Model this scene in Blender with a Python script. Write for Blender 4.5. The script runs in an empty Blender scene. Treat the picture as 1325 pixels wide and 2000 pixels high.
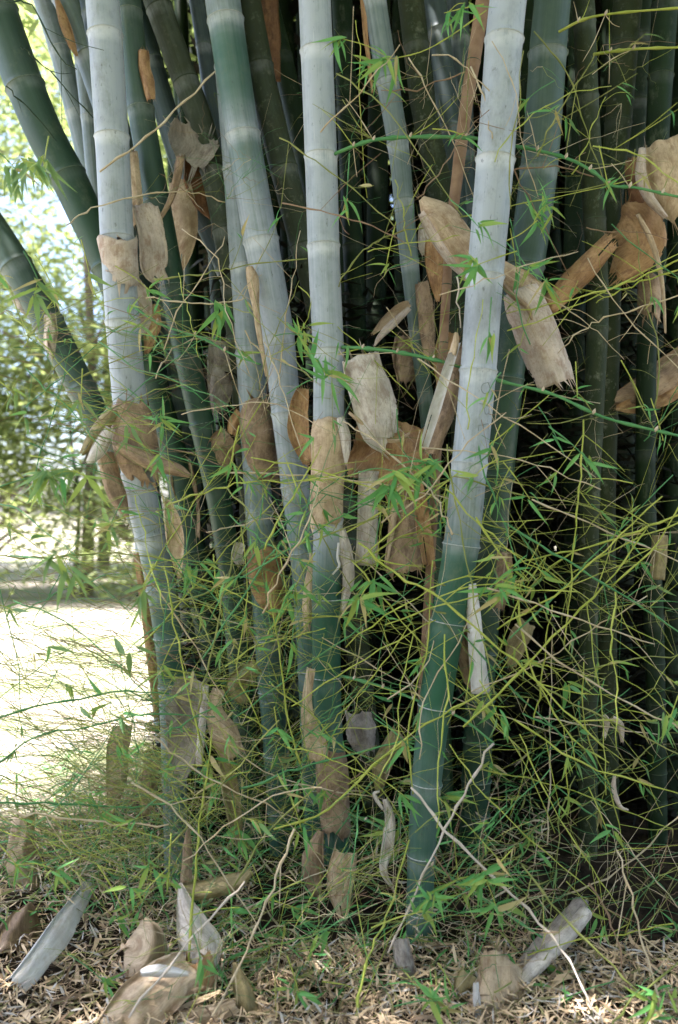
import bpy, math, random
import numpy as np
from mathutils import Vector, Matrix, noise as mnoise

R = math.radians
random.seed(7)
rng = np.random.default_rng(11)
scene = bpy.context.scene
COL = scene.collection

# ------------------------------------------------------------------ camera
CAM_Z, FPX = 1.5, 1556.0          # eye height; focal length in photo pixels (28 mm on a 36 mm tall frame)
cam = bpy.data.cameras.new("camera")
cam.sensor_fit = 'VERTICAL'; cam.sensor_height = 36.0; cam.sensor_width = 24.0; cam.lens = 28.0
cam.clip_start = 0.05; cam.clip_end = 1500
cam.dof.use_dof = True; cam.dof.focus_distance = 2.95; cam.dof.aperture_fstop = 1.6
camo = bpy.data.objects.new("camera", cam); COL.objects.link(camo)
camo.location = (0, 0, CAM_Z); camo.rotation_euler = (R(90), 0, 0)
scene.camera = camo

# ------------------------------------------------------------------ world, sun, exposure
SUN_EL, SUN_AZ = 68.0, -112.0       # azimuth: degrees right of the viewing direction; the sun stands high on the left
w = bpy.data.worlds.new("World"); scene.world = w; w.use_nodes = True
nt = w.node_tree; nt.nodes.clear()
sky = nt.nodes.new("ShaderNodeTexSky"); sky.sky_type = 'NISHITA'; sky.sun_disc = False
sky.sun_elevation = R(SUN_EL); sky.sun_rotation = R(SUN_AZ); sky.dust_density = 2.5; sky.air_density = 1.0
bg = nt.nodes.new("ShaderNodeBackground"); bg.inputs[1].default_value = 0.14
out = nt.nodes.new("ShaderNodeOutputWorld")
nt.links.new(sky.outputs[0], bg.inputs[0]); nt.links.new(bg.outputs[0], out.inputs[0])
sl = bpy.data.lights.new("sun", 'SUN'); sl.energy = 5.0; sl.angle = R(0.5); sl.color = (1, .95, .86)
so = bpy.data.objects.new("sun", sl); COL.objects.link(so)
sd = Vector((math.sin(R(SUN_AZ))*math.cos(R(SUN_EL)), math.cos(R(SUN_AZ))*math.cos(R(SUN_EL)), math.sin(R(SUN_EL))))
so.rotation_euler = sd.to_track_quat('Z', 'Y').to_euler(); so.location = sd*30
vs = scene.view_settings
vs.view_transform = 'Standard'; vs.look = 'None'; vs.gamma = 1.0; vs.use_curve_mapping = False
vs.exposure = 2.42
vs.use_white_balance = True; vs.white_balance_temperature = 6150; vs.white_balance_tint = 20

# ------------------------------------------------------------------ materials
def new_mat(name):
    m = bpy.data.materials.new(name); m.use_nodes = True
    n = m.node_tree; b = n.nodes["Principled BSDF"]
    return m, n, b
def N(n, t, **kw):
    x = n.nodes.new(t)
    for k, v in kw.items(): setattr(x, k, v)
    return x
def L(n, a, b): n.links.new(a, b)
def mixc(n, fac, a, b, blend='MIX'):
    m = N(n, 'ShaderNodeMix', data_type='RGBA', blend_type=blend)
    for sock, v in ((m.inputs[0], fac), (m.inputs[6], a), (m.inputs[7], b)):
        if hasattr(v, 'is_linked'): L(n, v, sock)
        else: sock.default_value = (*v, 1) if isinstance(v, tuple) and len(v) == 3 else v
    return m.outputs[2]
def math_(n, op, a, b=0.0, c=0.0, clamp=False):
    m = N(n, 'ShaderNodeMath', operation=op, use_clamp=clamp)
    for s, v in zip(m.inputs, (a, b, c)):
        if hasattr(v, 'is_linked'): L(n, v, s)
        else: s.default_value = v
    return m.outputs[0]
def ramp(n, v, lo, hi):
    m = N(n, 'ShaderNodeMapRange'); m.clamp = True
    L(n, v, m.inputs[0]); m.inputs[1].default_value = lo; m.inputs[2].default_value = hi
    return m.outputs[0]
def uvnoise(n, sx, sy, scale=1.0, detail=3, rough=.55, coord='UV'):
    tc = N(n, 'ShaderNodeTexCoord')
    oi = N(n, 'ShaderNodeObjectInfo')
    add = N(n, 'ShaderNodeVectorMath', operation='ADD')
    mp = N(n, 'ShaderNodeMapping'); mp.inputs[3].default_value = (sx, sy, 1 if coord == 'UV' else sx)
    L(n, tc.outputs[coord], mp.inputs[0]); L(n, mp.outputs[0], add.inputs[0])
    cmb = N(n, 'ShaderNodeCombineXYZ'); sc = math_(n, 'MULTIPLY', oi.outputs['Random'], 37.0)
    L(n, sc, cmb.inputs[2]); L(n, cmb.outputs[0], add.inputs[1])
    t = N(n, 'ShaderNodeTexNoise'); t.inputs['Scale'].default_value = scale
    t.inputs['Detail'].default_value = detail; t.inputs['Roughness'].default_value = rough
    L(n, add.outputs[0], t.inputs['Vector'])
    return t.outputs[0]

def culm_mat(name, g1, g2, wax, lichen=0.0, speck=0.5, rough=.48, spec=.35):
    m, n, b = new_mat(name)
    at = N(n, 'ShaderNodeAttribute', attribute_name='wax').outputs['Fac']
    bd = N(n, 'ShaderNodeAttribute', attribute_name='band').outputs['Fac']
    broad = uvnoise(n, 5, 2.2, 1.0, 4)
    streak = uvnoise(n, 26, 1.1, 1.0, 4, .65)
    fibre = uvnoise(n, 130, 3.0, 1.0, 3, .6)
    blot = uvnoise(n, 7, 18, 1.0, 5, .6)
    green = mixc(n, ramp(n, broad, .3, .7), g1, g2)
    wf = math_(n, 'ADD', at, math_(n, 'MULTIPLY', math_(n, 'SUBTRACT', streak, .5), math_(n, 'MULTIPLY', at, 1.7, clamp=True)))
    wf = math_(n, 'ADD', wf, math_(n, 'MULTIPLY', math_(n, 'SUBTRACT', blot, .5), math_(n, 'MULTIPLY', at, .8, clamp=True)))
    wf = math_(n, 'MULTIPLY', wf, ramp(n, at, 0.02, .3), clamp=True)
    c = mixc(n, wf, green, wax)
    c = mixc(n, math_(n, 'MULTIPLY', math_(n, 'MULTIPLY', ramp(n, fibre, .55, .8), .35), ramp(n, at, .05, .6)), c, tuple(x*.55 for x in wax))
    bd = math_(n, 'MULTIPLY', bd, ramp(n, at, -.02, .75))
    bf = math_(n, 'MULTIPLY', bd, ramp(n, math_(n, 'ADD', blot, math_(n, 'MULTIPLY', streak, .5)), .45, .85))
    c = mixc(n, math_(n, 'MULTIPLY', bf, .6), c, (.54, .57, .57))
    if lichen:
        li = ramp(n, uvnoise(n, 9, 22, 1.0, 6, .7), .66-lichen*.22, .72)
        c = mixc(n, math_(n, 'MULTIPLY', li, .75), c, (.17, .18, .13))
        mo = ramp(n, uvnoise(n, 4, 5, 1.0, 5, .7), .45, .65)
        c = mixc(n, math_(n, 'MULTIPLY', mo, .5), c, (.04, .042, .016))
    sm = ramp(n, uvnoise(n, 3, 3.5, 1.0, 6, .7), .52, .68)
    c = mixc(n, math_(n, 'MULTIPLY', math_(n, 'MULTIPLY', sm, .6), ramp(n, at, .1, .7)), c, tuple(x*.52 for x in wax))
    st = ramp(n, uvnoise(n, 4.5, 6, 1.0, 7, .75), .55, .68)
    c = mixc(n, math_(n, 'MULTIPLY', st, .38), c, (.13, .15, .095))
    scr = ramp(n, uvnoise(n, 60, 5, 1.0, 2, .5), .70, .76)
    c = mixc(n, math_(n, 'MULTIPLY', math_(n, 'MULTIPLY', scr, .4), ramp(n, at, .1, .7)), c, (.5, .53, .53))
    sp = ramp(n, uvnoise(n, 34, 30, 1.0, 3, .6), .645, .72)
    c = mixc(n, math_(n, 'MULTIPLY', sp, speck), c, (.05, .055, .05))
    L(n, c, b.inputs['Base Color'])
    b.inputs['Roughness'].default_value = rough
    b.inputs['Specular IOR Level'].default_value = spec
    bp = N(n, 'ShaderNodeBump'); bp.inputs['Strength'].default_value = .12; bp.inputs['Distance'].default_value = .004
    L(n, math_(n, 'ADD', fibre, blot), bp.inputs['Height']); L(n, bp.outputs[0], b.inputs['Normal'])
    return m

WAX = (.315, .352, .375)
CM = {
    'pale':  culm_mat('waxy_bamboo', (.010, .064, .033), (.018, .092, .048), WAX, spec=.25),
    'green': culm_mat('green_bamboo', (.010, .036, .018), (.019, .056, .026), (.26, .31, .30), speck=.35),
    'dark':  culm_mat('shade_darkened_bamboo', (.006, .015, .006), (.011, .026, .008), (.12, .15, .14), rough=.6, spec=.15),  # near-black green: the inner clump's shade is put into this colour
    'moss':  culm_mat('mossy_bamboo', (.014, .024, .008), (.024, .036, .012), (.2, .23, .18), lichen=.45, rough=.65, spec=.18),
    'blue':  culm_mat('blue_grey_bamboo', (.012, .028, .022), (.02, .042, .034), (.12, .155, .165), spec=.25),
}
def simple(name, c1, c2, rough=.7, scale=9.0, coord='Object'):
    m, n, b = new_mat(name)
    t = uvnoise(n, 1, 1, scale, 4, .6, coord)
    L(n, mixc(n, ramp(n, t, .32, .68), c1, c2), b.inputs['Base Color']); b.inputs['Roughness'].default_value = rough; b.inputs['Specular IOR Level'].default_value = .15
    return m
def leafmat(name, c1, c2, tr, scale=2.0):
    m, n, b = new_mat(name)
    oi = N(n, 'ShaderNodeObjectInfo').outputs['Random']
    t = uvnoise(n, 1, 1, scale, 2, .5, 'Object')
    f = ramp(n, math_(n, 'ADD', math_(n, 'MULTIPLY', oi, .6), math_(n, 'MULTIPLY', t, .7)), .3, .9)
    c = mixc(n, f, c1, c2); L(n, c, b.inputs['Base Color']); b.inputs['Roughness'].default_value = .5
    b.inputs['Specular IOR Level'].default_value = .3
    ts = N(n, 'ShaderNodeBsdfTranslucent'); L(n, mixc(n, .5, c, (.34, .42, .12)), ts.inputs[0])
    mx = N(n, 'ShaderNodeMixShader'); mx.inputs[0].default_value = tr
    L(n, b.outputs[0], mx.inputs[1]); L(n, ts.outputs[0], mx.inputs[2])
    L(n, mx.outputs[0], n.nodes['Material Output'].inputs['Surface'])
    return m
TW = {
    'yellow-green': simple('yellow_green_twig', (.24, .29, .04), (.38, .41, .09), .55),
    'olive': simple('olive_twig', (.14, .17, .04), (.24, .25, .08), .6),
    'straw': simple('straw_twig', (.36, .28, .16), (.50, .43, .30), .7),
    'green': simple('green_twig', (.05, .17, .06), (.10, .25, .09), .5),
    'brown': simple('brown_twig', (.16, .10, .06), (.26, .18, .11), .75),
    'white': simple('bleached_twig', (.40, .34, .26), (.52, .46, .38), .7),
    'dark': simple('dark_twig', (.025, .05, .03), (.05, .075, .04), .6),
}
LEAF = {
    'bright': leafmat('bamboo_leaf', (.06, .25, .065), (.14, .36, .09), .3),
    'lime': leafmat('young_bamboo_leaf', (.20, .34, .06), (.30, .40, .08), .35),
    'dry': leafmat('yellowed_bamboo_leaf', (.34, .27, .10), (.42, .36, .16), .25),
    'soft': leafmat('pale_bamboo_leaf', (.10, .24, .09), (.18, .30, .10), .45),
}
def sheath_mat(name, c1, c2, stain):
    m, n, b = new_mat(name)
    rib = uvnoise(n, 150, 1.0, 1.0, 3, .6)
    big = uvnoise(n, 2.2, 2.2, 1.0, 6, .7)
    pat = uvnoise(n, 3.0, 2.6, 1.5, 6, .7)
    mot = uvnoise(n, 13, 13, 1.2, 6, .75)
    c = mixc(n, ramp(n, big, .38, .62), tuple(x*.85 for x in c1), tuple(min(.72, x*1.15) for x in c2))
    c = mixc(n, math_(n, 'MULTIPLY', ramp(n, pat, .5, .64), .8), c, stain)
    c = mixc(n, math_(n, 'MULTIPLY', ramp(n, mot, .52, .68), .6), c, stain)
    c = mixc(n, math_(n, 'MULTIPLY', ramp(n, rib, .5, .66), .22), c, tuple(x*.5 for x in c1))
    c = mixc(n, math_(n, 'MULTIPLY', ramp(n, rib, .5, .34), .25), c, tuple(min(.75, x*1.35) for x in c2))
    L(n, c, b.inputs['Base Color']); b.inputs['Roughness'].default_value = .62
    b.inputs['Specular IOR Level'].default_value = .3
    bp = N(n, 'ShaderNodeBump'); bp.inputs['Strength'].default_value = .4; bp.inputs['Distance'].default_value = .003
    L(n, math_(n, 'ADD', rib, mot), bp.inputs['Height']); L(n, bp.outputs[0], b.inputs['Normal'])
    ts = N(n, 'ShaderNodeBsdfTranslucent'); L(n, c, ts.inputs[0])
    mx = N(n, 'ShaderNodeMixShader'); mx.inputs[0].default_value = .16
    L(n, b.outputs[0], mx.inputs[1]); L(n, ts.outputs[0], mx.inputs[2]); L(n, mx.outputs[0], n.nodes['Material Output'].inputs['Surface'])
    return m
SM = {
    'tan': sheath_mat('tan_sheath', (.45, .33, .20), (.56, .44, .29), (.27, .17, .09)),
    'pale': sheath_mat('pale_sheath', (.50, .45, .38), (.60, .55, .48), (.27, .20, .15)),
    'pink': sheath_mat('pinkish_sheath', (.46, .38, .30), (.55, .47, .38), (.28, .17, .11)),
    'orange': sheath_mat('orange_brown_sheath', (.34, .185, .075), (.46, .29, .14), (.18, .09, .045)),
    'brown': sheath_mat('brown_sheath', (.25, .165, .10), (.39, .28, .175), (.13, .085, .055)),
    'grey': sheath_mat('grey_sheath', (.28, .25, .21), (.42, .37, .31), (.16, .12, .10)),
    'olive': sheath_mat('olive_sheath', (.24, .20, .09), (.33, .27, .13), (.14, .11, .05)),
    'white': sheath_mat('bleached_sheath', (.62, .60, .55), (.68, .66, .61), (.50, .46, .40)),
    'rust': sheath_mat('rust_sheath', (.19, .085, .035), (.26, .13, .06), (.09, .045, .025)),
}
RINGM = simple('node_ring_scar', (.17, .18, .14), (.30, .30, .25), .7)
BUDM = simple('branch_bud', (.34, .26, .17), (.55, .48, .38), .7)
SCRM = simple('scratched_bamboo', (.12, .155, .14), (.21, .24, .23), .7)

# ------------------------------------------------------------------ helpers
def P(px, py, Y): return Vector(((px-662.5)/FPX*Y, Y, CAM_Z-(py-1000)/FPX*Y))
WORG = {}
def tag(o, label=None, cat=None, group=None, kind=None):
    if label: o['label'] = label
    if cat: o['category'] = cat
    if group: o['group'] = group
    if kind: o['kind'] = kind
    return o
def put(o, parent, origin):
    WORG[o.name] = Vector(origin)
    if parent is not None:
        o.parent = parent; o.location = Vector(origin)-WORG[parent.name]
    else: o.location = origin
    COL.objects.link(o)
    return o
def mk(name, verts, faces, mat, parent=None, origin=(0, 0, 0), smooth=True, uvs=None, attrs=None, mats=None, midx=None):
    me = bpy.data.meshes.new(name)
    og = Vector(origin)
    if isinstance(verts, np.ndarray):
        v = verts-np.array(og); nv, nf, k = len(v), len(faces), faces.shape[1]
        me.vertices.add(nv); me.vertices.foreach_set('co', v.astype(np.float32).ravel())
        me.loops.add(nf*k); me.loops.foreach_set('vertex_index', faces.astype(np.int32).ravel())
        me.polygons.add(nf); me.polygons.foreach_set('loop_start', np.arange(0, nf*k, k, dtype=np.int32))
        me.polygons.foreach_set('loop_total', np.full(nf, k, dtype=np.int32)); me.update(calc_edges=True)
    else:
        me.from_pydata([tuple(Vector(p)-og) for p in verts], [], faces); me.update()
    for m in (mats or [mat]): me.materials.append(m)
    if midx is not None: me.polygons.foreach_set('material_index', np.asarray(midx, dtype=np.int32))
    if smooth: me.polygons.foreach_set('use_smooth', np.ones(len(me.polygons), dtype=bool))
    if uvs is not None:
        ul = me.uv_layers.new(name='UVMap'); li = np.empty(len(me.loops), dtype=np.int32)
        me.loops.foreach_get('vertex_index', li)
        ul.data.foreach_set('uv', np.asarray(uvs, dtype=np.float32)[li].ravel())
    for k, a in (attrs or {}).items():
        at = me.attributes.new(k, 'FLOAT', 'POINT'); at.data.foreach_set('value', np.asarray(a, dtype=np.float32))
    return put(bpy.data.objects.new(name, me), parent, og)
def empty(name, origin):
    o = bpy.data.objects.new(name, None); o.empty_display_size = .05
    return put(o, None, origin)
def inst(name, me, parent, loc, rot, scale):
    o = bpy.data.objects.new(name, me)
    o.rotation_mode = 'QUATERNION'; o.rotation_quaternion = rot; o.scale = scale
    return put(o, parent, loc)
def catmull(pts, sub):
    pts = [np.array(p, float) for p in pts]
    if len(pts) < 3: return [pts[0]+(pts[-1]-pts[0])*t/sub for t in range(sub+1)]
    q = [2*pts[0]-pts[1]]+pts+[2*pts[-1]-pts[-2]]; o = []
    for i in range(1, len(q)-2):
        for j in range(sub):
            t = j/sub; a, b, c, d = q[i-1:i+3]
            o.append(.5*((2*b)+(-a+c)*t+(2*a-5*b+4*c-d)*t*t+(-a+3*b-3*c+d)*t**3))
    o.append(pts[-1]); return o
def tube(pts, radii, sides=6):
    pts = [Vector(p) for p in pts]; V, F = [], []
    ref = Vector((.31, .2, .93))
    if abs((pts[-1]-pts[0]).normalized().dot(ref)) > .9: ref = Vector((1, .1, 0))
    for i, p in enumerate(pts):
        t = (pts[min(i+1, len(pts)-1)]-pts[max(i-1, 0)]).normalized()
        a = t.cross(ref).normalized(); b = t.cross(a)
        for k in range(sides):
            h = 2*math.pi*k/sides; V.append(p+(a*math.cos(h)+b*math.sin(h))*radii[i])
    for i in range(len(pts)-1):
        for k in range(sides):
            k2 = (k+1) % sides; F.append((i*sides+k, i*sides+k2, (i+1)*sides+k2, (i+1)*sides+k))
    F.append(tuple(range(sides))[::-1]); F.append(tuple(range((len(pts)-1)*sides, len(pts)*sides)))
    return V, F
def interp(x, xs, ys): return float(np.interp(x, xs, ys))

def gz(x, y):
    """ground height: nearly level, uneven, a low hump of litter under the clump"""
    d = math.hypot((x-.6)/2.2, (y-4.6)/1.9)
    return .16*math.exp(-d**2*1.1)*(1 if y > 2.2 else .8)+.02*mnoise.noise((x*1.3, y*1.3, 0))-.03

# ------------------------------------------------------------------ ground
def axis_vals(fine0, fine1, step, far):
    a = list(np.arange(fine0, fine1+1e-6, step)); s = step
    lo, hi = [], []; x = fine0
    while x > -far: s *= 1.35; x -= s; lo.append(x)
    s = step; x = fine1
    while x < far: s *= 1.35; x += s; hi.append(x)
    return lo[::-1]+a+hi
gx, gy = axis_vals(-4, 4, .08, 400), axis_vals(1.0, 7, .08, 400)
gv = [(x, y, gz(x, y)) for y in gy for x in gx]
nx = len(gx)
gf = [(j*nx+i, j*nx+i+1, (j+1)*nx+i+1, (j+1)*nx+i) for j in range(len(gy)-1) for i in range(nx-1)]
m, n, b = new_mat('ground_soil_and_lawn')
geo = N(n, 'ShaderNodeNewGeometry')
def gnoise(scale, detail=4, rough=.6, stretch=(1, 1, 1)):
    mp = N(n, 'ShaderNodeMapping'); mp.inputs[3].default_value = stretch
    L(n, geo.outputs['Position'], mp.inputs[0])
    t = N(n, 'ShaderNodeTexNoise'); t.inputs['Scale'].default_value = scale; t.inputs['Detail'].default_value = detail
    t.inputs['Roughness'].default_value = rough; L(n, mp.outputs[0], t.inputs['Vector']); return t.outputs[0]
soil = mixc(n, ramp(n, gnoise(22), .35, .65), (.012, .009, .006), (.04, .03, .018))  # soil, its tones lowered to stand for the shade under the clump
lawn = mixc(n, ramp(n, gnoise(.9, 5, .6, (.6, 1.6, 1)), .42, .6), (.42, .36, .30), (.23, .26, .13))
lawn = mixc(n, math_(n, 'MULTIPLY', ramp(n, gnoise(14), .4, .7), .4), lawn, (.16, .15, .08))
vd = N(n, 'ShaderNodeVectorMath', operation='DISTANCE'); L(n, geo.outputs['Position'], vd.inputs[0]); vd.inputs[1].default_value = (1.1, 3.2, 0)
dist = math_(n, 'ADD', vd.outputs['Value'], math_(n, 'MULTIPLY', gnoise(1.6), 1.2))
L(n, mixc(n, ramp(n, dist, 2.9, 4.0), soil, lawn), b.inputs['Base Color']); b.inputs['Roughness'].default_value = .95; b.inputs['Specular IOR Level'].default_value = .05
bp = N(n, 'ShaderNodeBump'); bp.inputs['Strength'].default_value = .6; bp.inputs['Distance'].default_value = .03
L(n, gnoise(30, 5, .7), bp.inputs['Height']); L(n, bp.outputs[0], b.inputs['Normal'])
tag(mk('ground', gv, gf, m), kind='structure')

# ------------------------------------------------------------------ bamboo culms
_rv, _rf = [], []
for i, (rr, zz) in enumerate(((1.0, -.5), (1.035, -.25), (1.045, .1), (1.0, .5))):
    for k in range(18):
        h = 2*math.pi*k/18; _rv.append((rr*math.cos(h), rr*math.sin(h), zz))
for i in range(3):
    for k in range(18): _rf.append((i*18+k, i*18+(k+1) % 18, (i+1)*18+(k+1) % 18, (i+1)*18+k))
RING = {}
for _k, _c in (('pale', ((.30, .33, .31), (.42, .45, .43))), ('green', ((.10, .14, .10), (.2, .24, .19))), ('dark', ((.03, .05, .03), (.07, .09, .05)))):
    _me = bpy.data.meshes.new('node_ring'); _me.from_pydata(_rv, [], _rf); _me.materials.append(simple(_k+'_node_ring', *_c, .7))
    _me.polygons.foreach_set('use_smooth', [True]*len(_rf)); RING[_k] = _me
RING['blue'] = RING['green']; RING['moss'] = RING['dark']
AX = {}
def culm(key, label, pts, wid, Y, nodes=(), wax=((0, 0),), mat='green', group='bamboo culms of the clump', ztop=6.4, rings=True, gap=.3, sides=20, name='bamboo_culm', cat='bamboo culm', amp=1.0):
    Yt, Yb = Y if isinstance(Y, tuple) else (Y, Y)
    ybase = 1000+CAM_Z*FPX/Yb
    depth = lambda py: Yt+(Yb-Yt)*max(-.3, min(1.1, py/ybase))
    ctl = [P(px, py, depth(py)) for px, py in pts]
    path = [Vector(p) for p in catmull(ctl, 8)]
    if path[0].z < path[-1].z: path = path[::-1]
    d = (path[0]-path[3]).normalized()
    up = path[0].copy()
    ext = []
    while up.z < ztop:
        up = up+d*.25; ext.append(up.copy())
    path = ext[::-1]+path
    d = (path[-1]-path[-4]).normalized()
    d = (d*.6+Vector((0, 0, -1))*.4).normalized()
    lo = path[-1].copy()
    while lo.z > -.12:
        lo = lo+d*.08; path.append(lo.copy())
    zs = np.array([p.z for p in path])[::-1]; xs = np.array([p.x for p in path])[::-1]; ys = np.array([p.y for p in path])[::-1]
    order = np.argsort(zs); zs, xs, ys = zs[order], xs[order], ys[order]
    axis = lambda z: Vector((np.interp(z, zs, xs), np.interp(z, zs, ys), z))
    pyz = lambda z: 1000-(z-CAM_Z)*FPX/float(np.interp(z, zs, ys))
    wp, wv = zip(*wid)
    rad = lambda z: interp(pyz(z), wp, wv)/2*float(np.interp(z, zs, ys))/FPX*(1 if z < 2.6 else max(.55, 1-(z-2.6)*.05))
    zof = lambda py: CAM_Z-(py-1000)/FPX*depth(py)
    zn = sorted(zof(p) for p in nodes)
    if not zn: zn = [zof(500+random.uniform(-90, 90))]
    while zn[-1] < ztop-.4: zn.append(zn[-1]+gap*random.uniform(.92, 1.1)+.02*len(zn)/3)
    g = gap
    while zn[0] > .25: g = max(.12, g*.9); zn.insert(0, zn[0]-g)
    zl = set(np.round(np.arange(-.1, min(ztop, 3.4), .05), 4)) | set(np.round(np.arange(3.4, ztop, .3), 4))
    for z in zn: zl |= {round(z+o, 4) for o in (-.06, -.042, -.03, -.018, -.010, -.005, 0, .005, .011, .02, .035)}
    zl = sorted(zl); znA = np.array(zn)
    V, F, UV, A, B = [], [], [], [], []
    xp, xv = zip(*wax)
    ph = random.uniform(0, 6)
    for i, z in enumerate(zl):
        c = axis(z); r = rad(z)
        dz = z-znA[np.argmin(np.abs(znA-z))]
        r *= 1+amp*(.05*math.exp(-(dz/.007)**2)+.022*math.exp(-(dz/.03)**2)-.02*math.exp(-((dz-.016)/.007)**2))
        t = (axis(z+.03)-axis(z-.03)).normalized()
        e1 = Vector((0, 1, 0)).cross(t).normalized(); e2 = t.cross(e1)
        wx = interp(pyz(z), xp, xv)
        bnd = 0.0
        if -.062 < dz < -.003: bnd = min(1, (dz+.062)/.03)
        elif 0.004 < dz < .03: bnd = .35*(1-(dz-.004)/.026)
        for k in range(sides+1):
            h = 2*math.pi*k/sides+math.pi/2
            rr = r*(1+.012*math.sin(2*h+ph+z*1.7))
            V.append(c+(e1*math.cos(h)+e2*math.sin(h))*rr); UV.append((k/sides, z)); A.append(wx); B.append(bnd)
    S = sides+1
    for i in range(len(zl)-1):
        for k in range(sides): F.append((i*S+k, i*S+k+1, (i+1)*S+k+1, (i+1)*S+k))
    base = axis(0.0)
    o = mk(name, V, F, CM[mat], None, base, True, UV, {'wax': A, 'band': B})
    tag(o, label, cat, group)
    AX[key] = dict(axis=axis, rad=rad, zof=zof, obj=o, depth=depth)
    if rings:
        for z in zn:
            py = pyz(z)
            if -60 < py < 1800 and z > .1:
                t = (axis(z+.03)-axis(z-.03)).normalized(); r = rad(z)*(1+.05*amp)
                inst('node_ring', RING[mat], o, axis(z), t.to_track_quat('Z', 'Y'), (r, r, .0045))
    return o

W0 = ((0, 1), (2000, 1))
culm('A', 'thick waxy blue-grey culm with a big brown sheath wrapped round it, against the bright lawn',
     [(196, -60), (201, 0), (219, 270), (231, 500), (246, 700), (272, 940), (306, 1100), (328, 1250), (337, 1400), (343, 1600)],
     ((0, 68), (500, 63), (700, 65), (950, 63), (1100, 58), (1300, 50), (1700, 46)), (3.12, 3.2),
     (68, 268, 465, 628, 795, 925, 1048, 1150, 1245, 1340, 1430, 1520), ((0, 1.0), (980, .95), (1060, .62), (1150, .28), (1300, .12), (1380, .3), (2000, .3)), 'pale')
culm('B', 'thick pale culm with green patches, leaning, with a torn dry strip down its face',
     [(424, -80), (435, 0), (474, 260), (510, 470), (543, 650), (559, 800), (577, 950), (594, 1100), (603, 1250), (610, 1400), (618, 1600)],
     ((0, 72), (260, 67), (470, 68), (650, 62), (950, 56), (1250, 48), (1700, 44)), (3.22, 3.3),
     (40, 264, 470, 657, 807, 950, 1080, 1200, 1310, 1410), ((0, .6), (50, .5), (90, .2), (200, .25), (255, .7), (300, .35), (420, .85), (640, .95), (900, .75), (1000, .5), (1200, .22), (2000, .12)), 'pale')
culm('B1', 'slimmer pale green culm standing just behind the leaning one, part hidden by a brown sheath',
     [(420, -60), (440, 60), (458, 250), (472, 430), (484, 600), (498, 850), (506, 1000), (513, 1100), (526, 1300), (536, 1420), (548, 1600)],
     ((0, 56), (500, 58), (900, 55), (1300, 50), (1700, 46)), (3.38, 3.4),
     (130, 330, 520, 690, 850, 1000, 1130, 1250, 1350), ((0, .6), (500, .75), (900, .7), (1000, .45), (1150, .25), (2000, .1)), 'pale')
culm('C', 'straight waxy pale culm at the centre that grows the two long green branches',
     [(612, -60), (615, 0), (627, 300), (633, 500), (642, 700), (642, 830), (641, 1030), (638, 1150), (638, 1300), (643, 1430), (657, 1620), (664, 1700), (668, 1780)],
     ((0, 65), (300, 63), (500, 61), (830, 60), (1030, 57), (1300, 56), (1500, 52), (1700, 46)), (2.95, 3.0),
     (100, 305, 480, 683, 838, 1015, 1170, 1322, 1470, 1610, 1700), ((0, 1.0), (1060, .85), (1095, .4), (1150, .1), (1300, .06), (1420, .2), (1700, .1), (2000, .1)), 'pale')
culm('D', 'thickest and palest culm, leaning right, scratched with letters',
     [(1000, -60), (993, 0), (985, 80), (969, 300), (948, 540), (935, 720), (918, 900), (902, 1060), (878, 1200), (854, 1350), (836, 1500), (825, 1650), (820, 1780), (818, 1850)],
     ((0, 74), (300, 74), (540, 72), (900, 70), (1060, 70), (1350, 64), (1600, 56), (1850, 50)), (2.72, 2.75),
     (78, 312, 540, 725, 905, 1065, 1215, 1380, 1530, 1670, 1780), ((0, 1.1), (700, 1.0), (920, .9), (980, .7), (1050, .45), (1085, .12), (1300, .05), (1390, .06), (1480, .22), (2000, .15)), 'pale')
culm('E', 'broad dark green culm right behind the palest culm', [(1090, -60), (1078, 0), (1056, 300), (1030, 500), (994, 700), (974, 900), (955, 1100), (940, 1300)],
     ((0, 76), (500, 72), (1300, 56)), (3.2, 3.35), (105, 330, 520, 740, 930), ((0, .2), (400, .22), (700, .04), (2000, 0)), 'green')
culm('F', 'mossy grey-brown culm right of the broad dark green one', [(1134, -60), (1140, 0), (1148, 200), (1160, 400), (1168, 600), (1160, 800), (1152, 1000), (1150, 1200)],
     ((0, 44), (400, 42), (1200, 36)), (3.3, 3.35), (190, 430, 640, 850), ((0, .12), (600, .03), (2000, 0)), 'moss')
culm('F2', 'mottled dark culm just right of the mossy grey-brown one', [(1232, -60), (1222, 50), (1210, 220), (1193, 400), (1190, 600), (1186, 800), (1182, 1000), (1185, 1200)],
     ((0, 58), (400, 46), (1200, 38)), (3.55, 3.6), (240, 480, 700), ((0, .06), (500, .0), (2000, 0)), 'moss')
culm('G', 'dark green culm near the right edge with a yellow-green sheath low on it', [(1312, -60), (1300, 0), (1280, 350), (1266, 600), (1262, 800), (1262, 1000), (1275, 1150), (1280, 1300)],
     ((0, 52), (600, 38), (1300, 36)), (3.45, 3.5), (300, 620, 880), ((0, .05), (2000, 0)), 'dark')
culm('H', 'slender teal culm between the central and the palest culm, tapering down', [(722, -60), (732, 0), (756, 150), (780, 300), (794, 450), (812, 620), (834, 800), (846, 950)],
     ((0, 48), (150, 46), (450, 38), (620, 32), (950, 28)), (3.3, 3.4), (158, 280, 392, 510, 640), ((0, .55), (300, .45), (600, .3), (800, .1), (2000, 0)), 'green')
culm('I', 'mossy brown-green culm just right of the slender teal one', [(792, -60), (803, 0), (826, 200), (858, 360), (880, 520), (895, 700)],
     ((0, 54), (400, 48), (900, 40)), (3.62, 3.7), (90, 260, 420), ((0, .1), (2000, 0)), 'moss')
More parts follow.
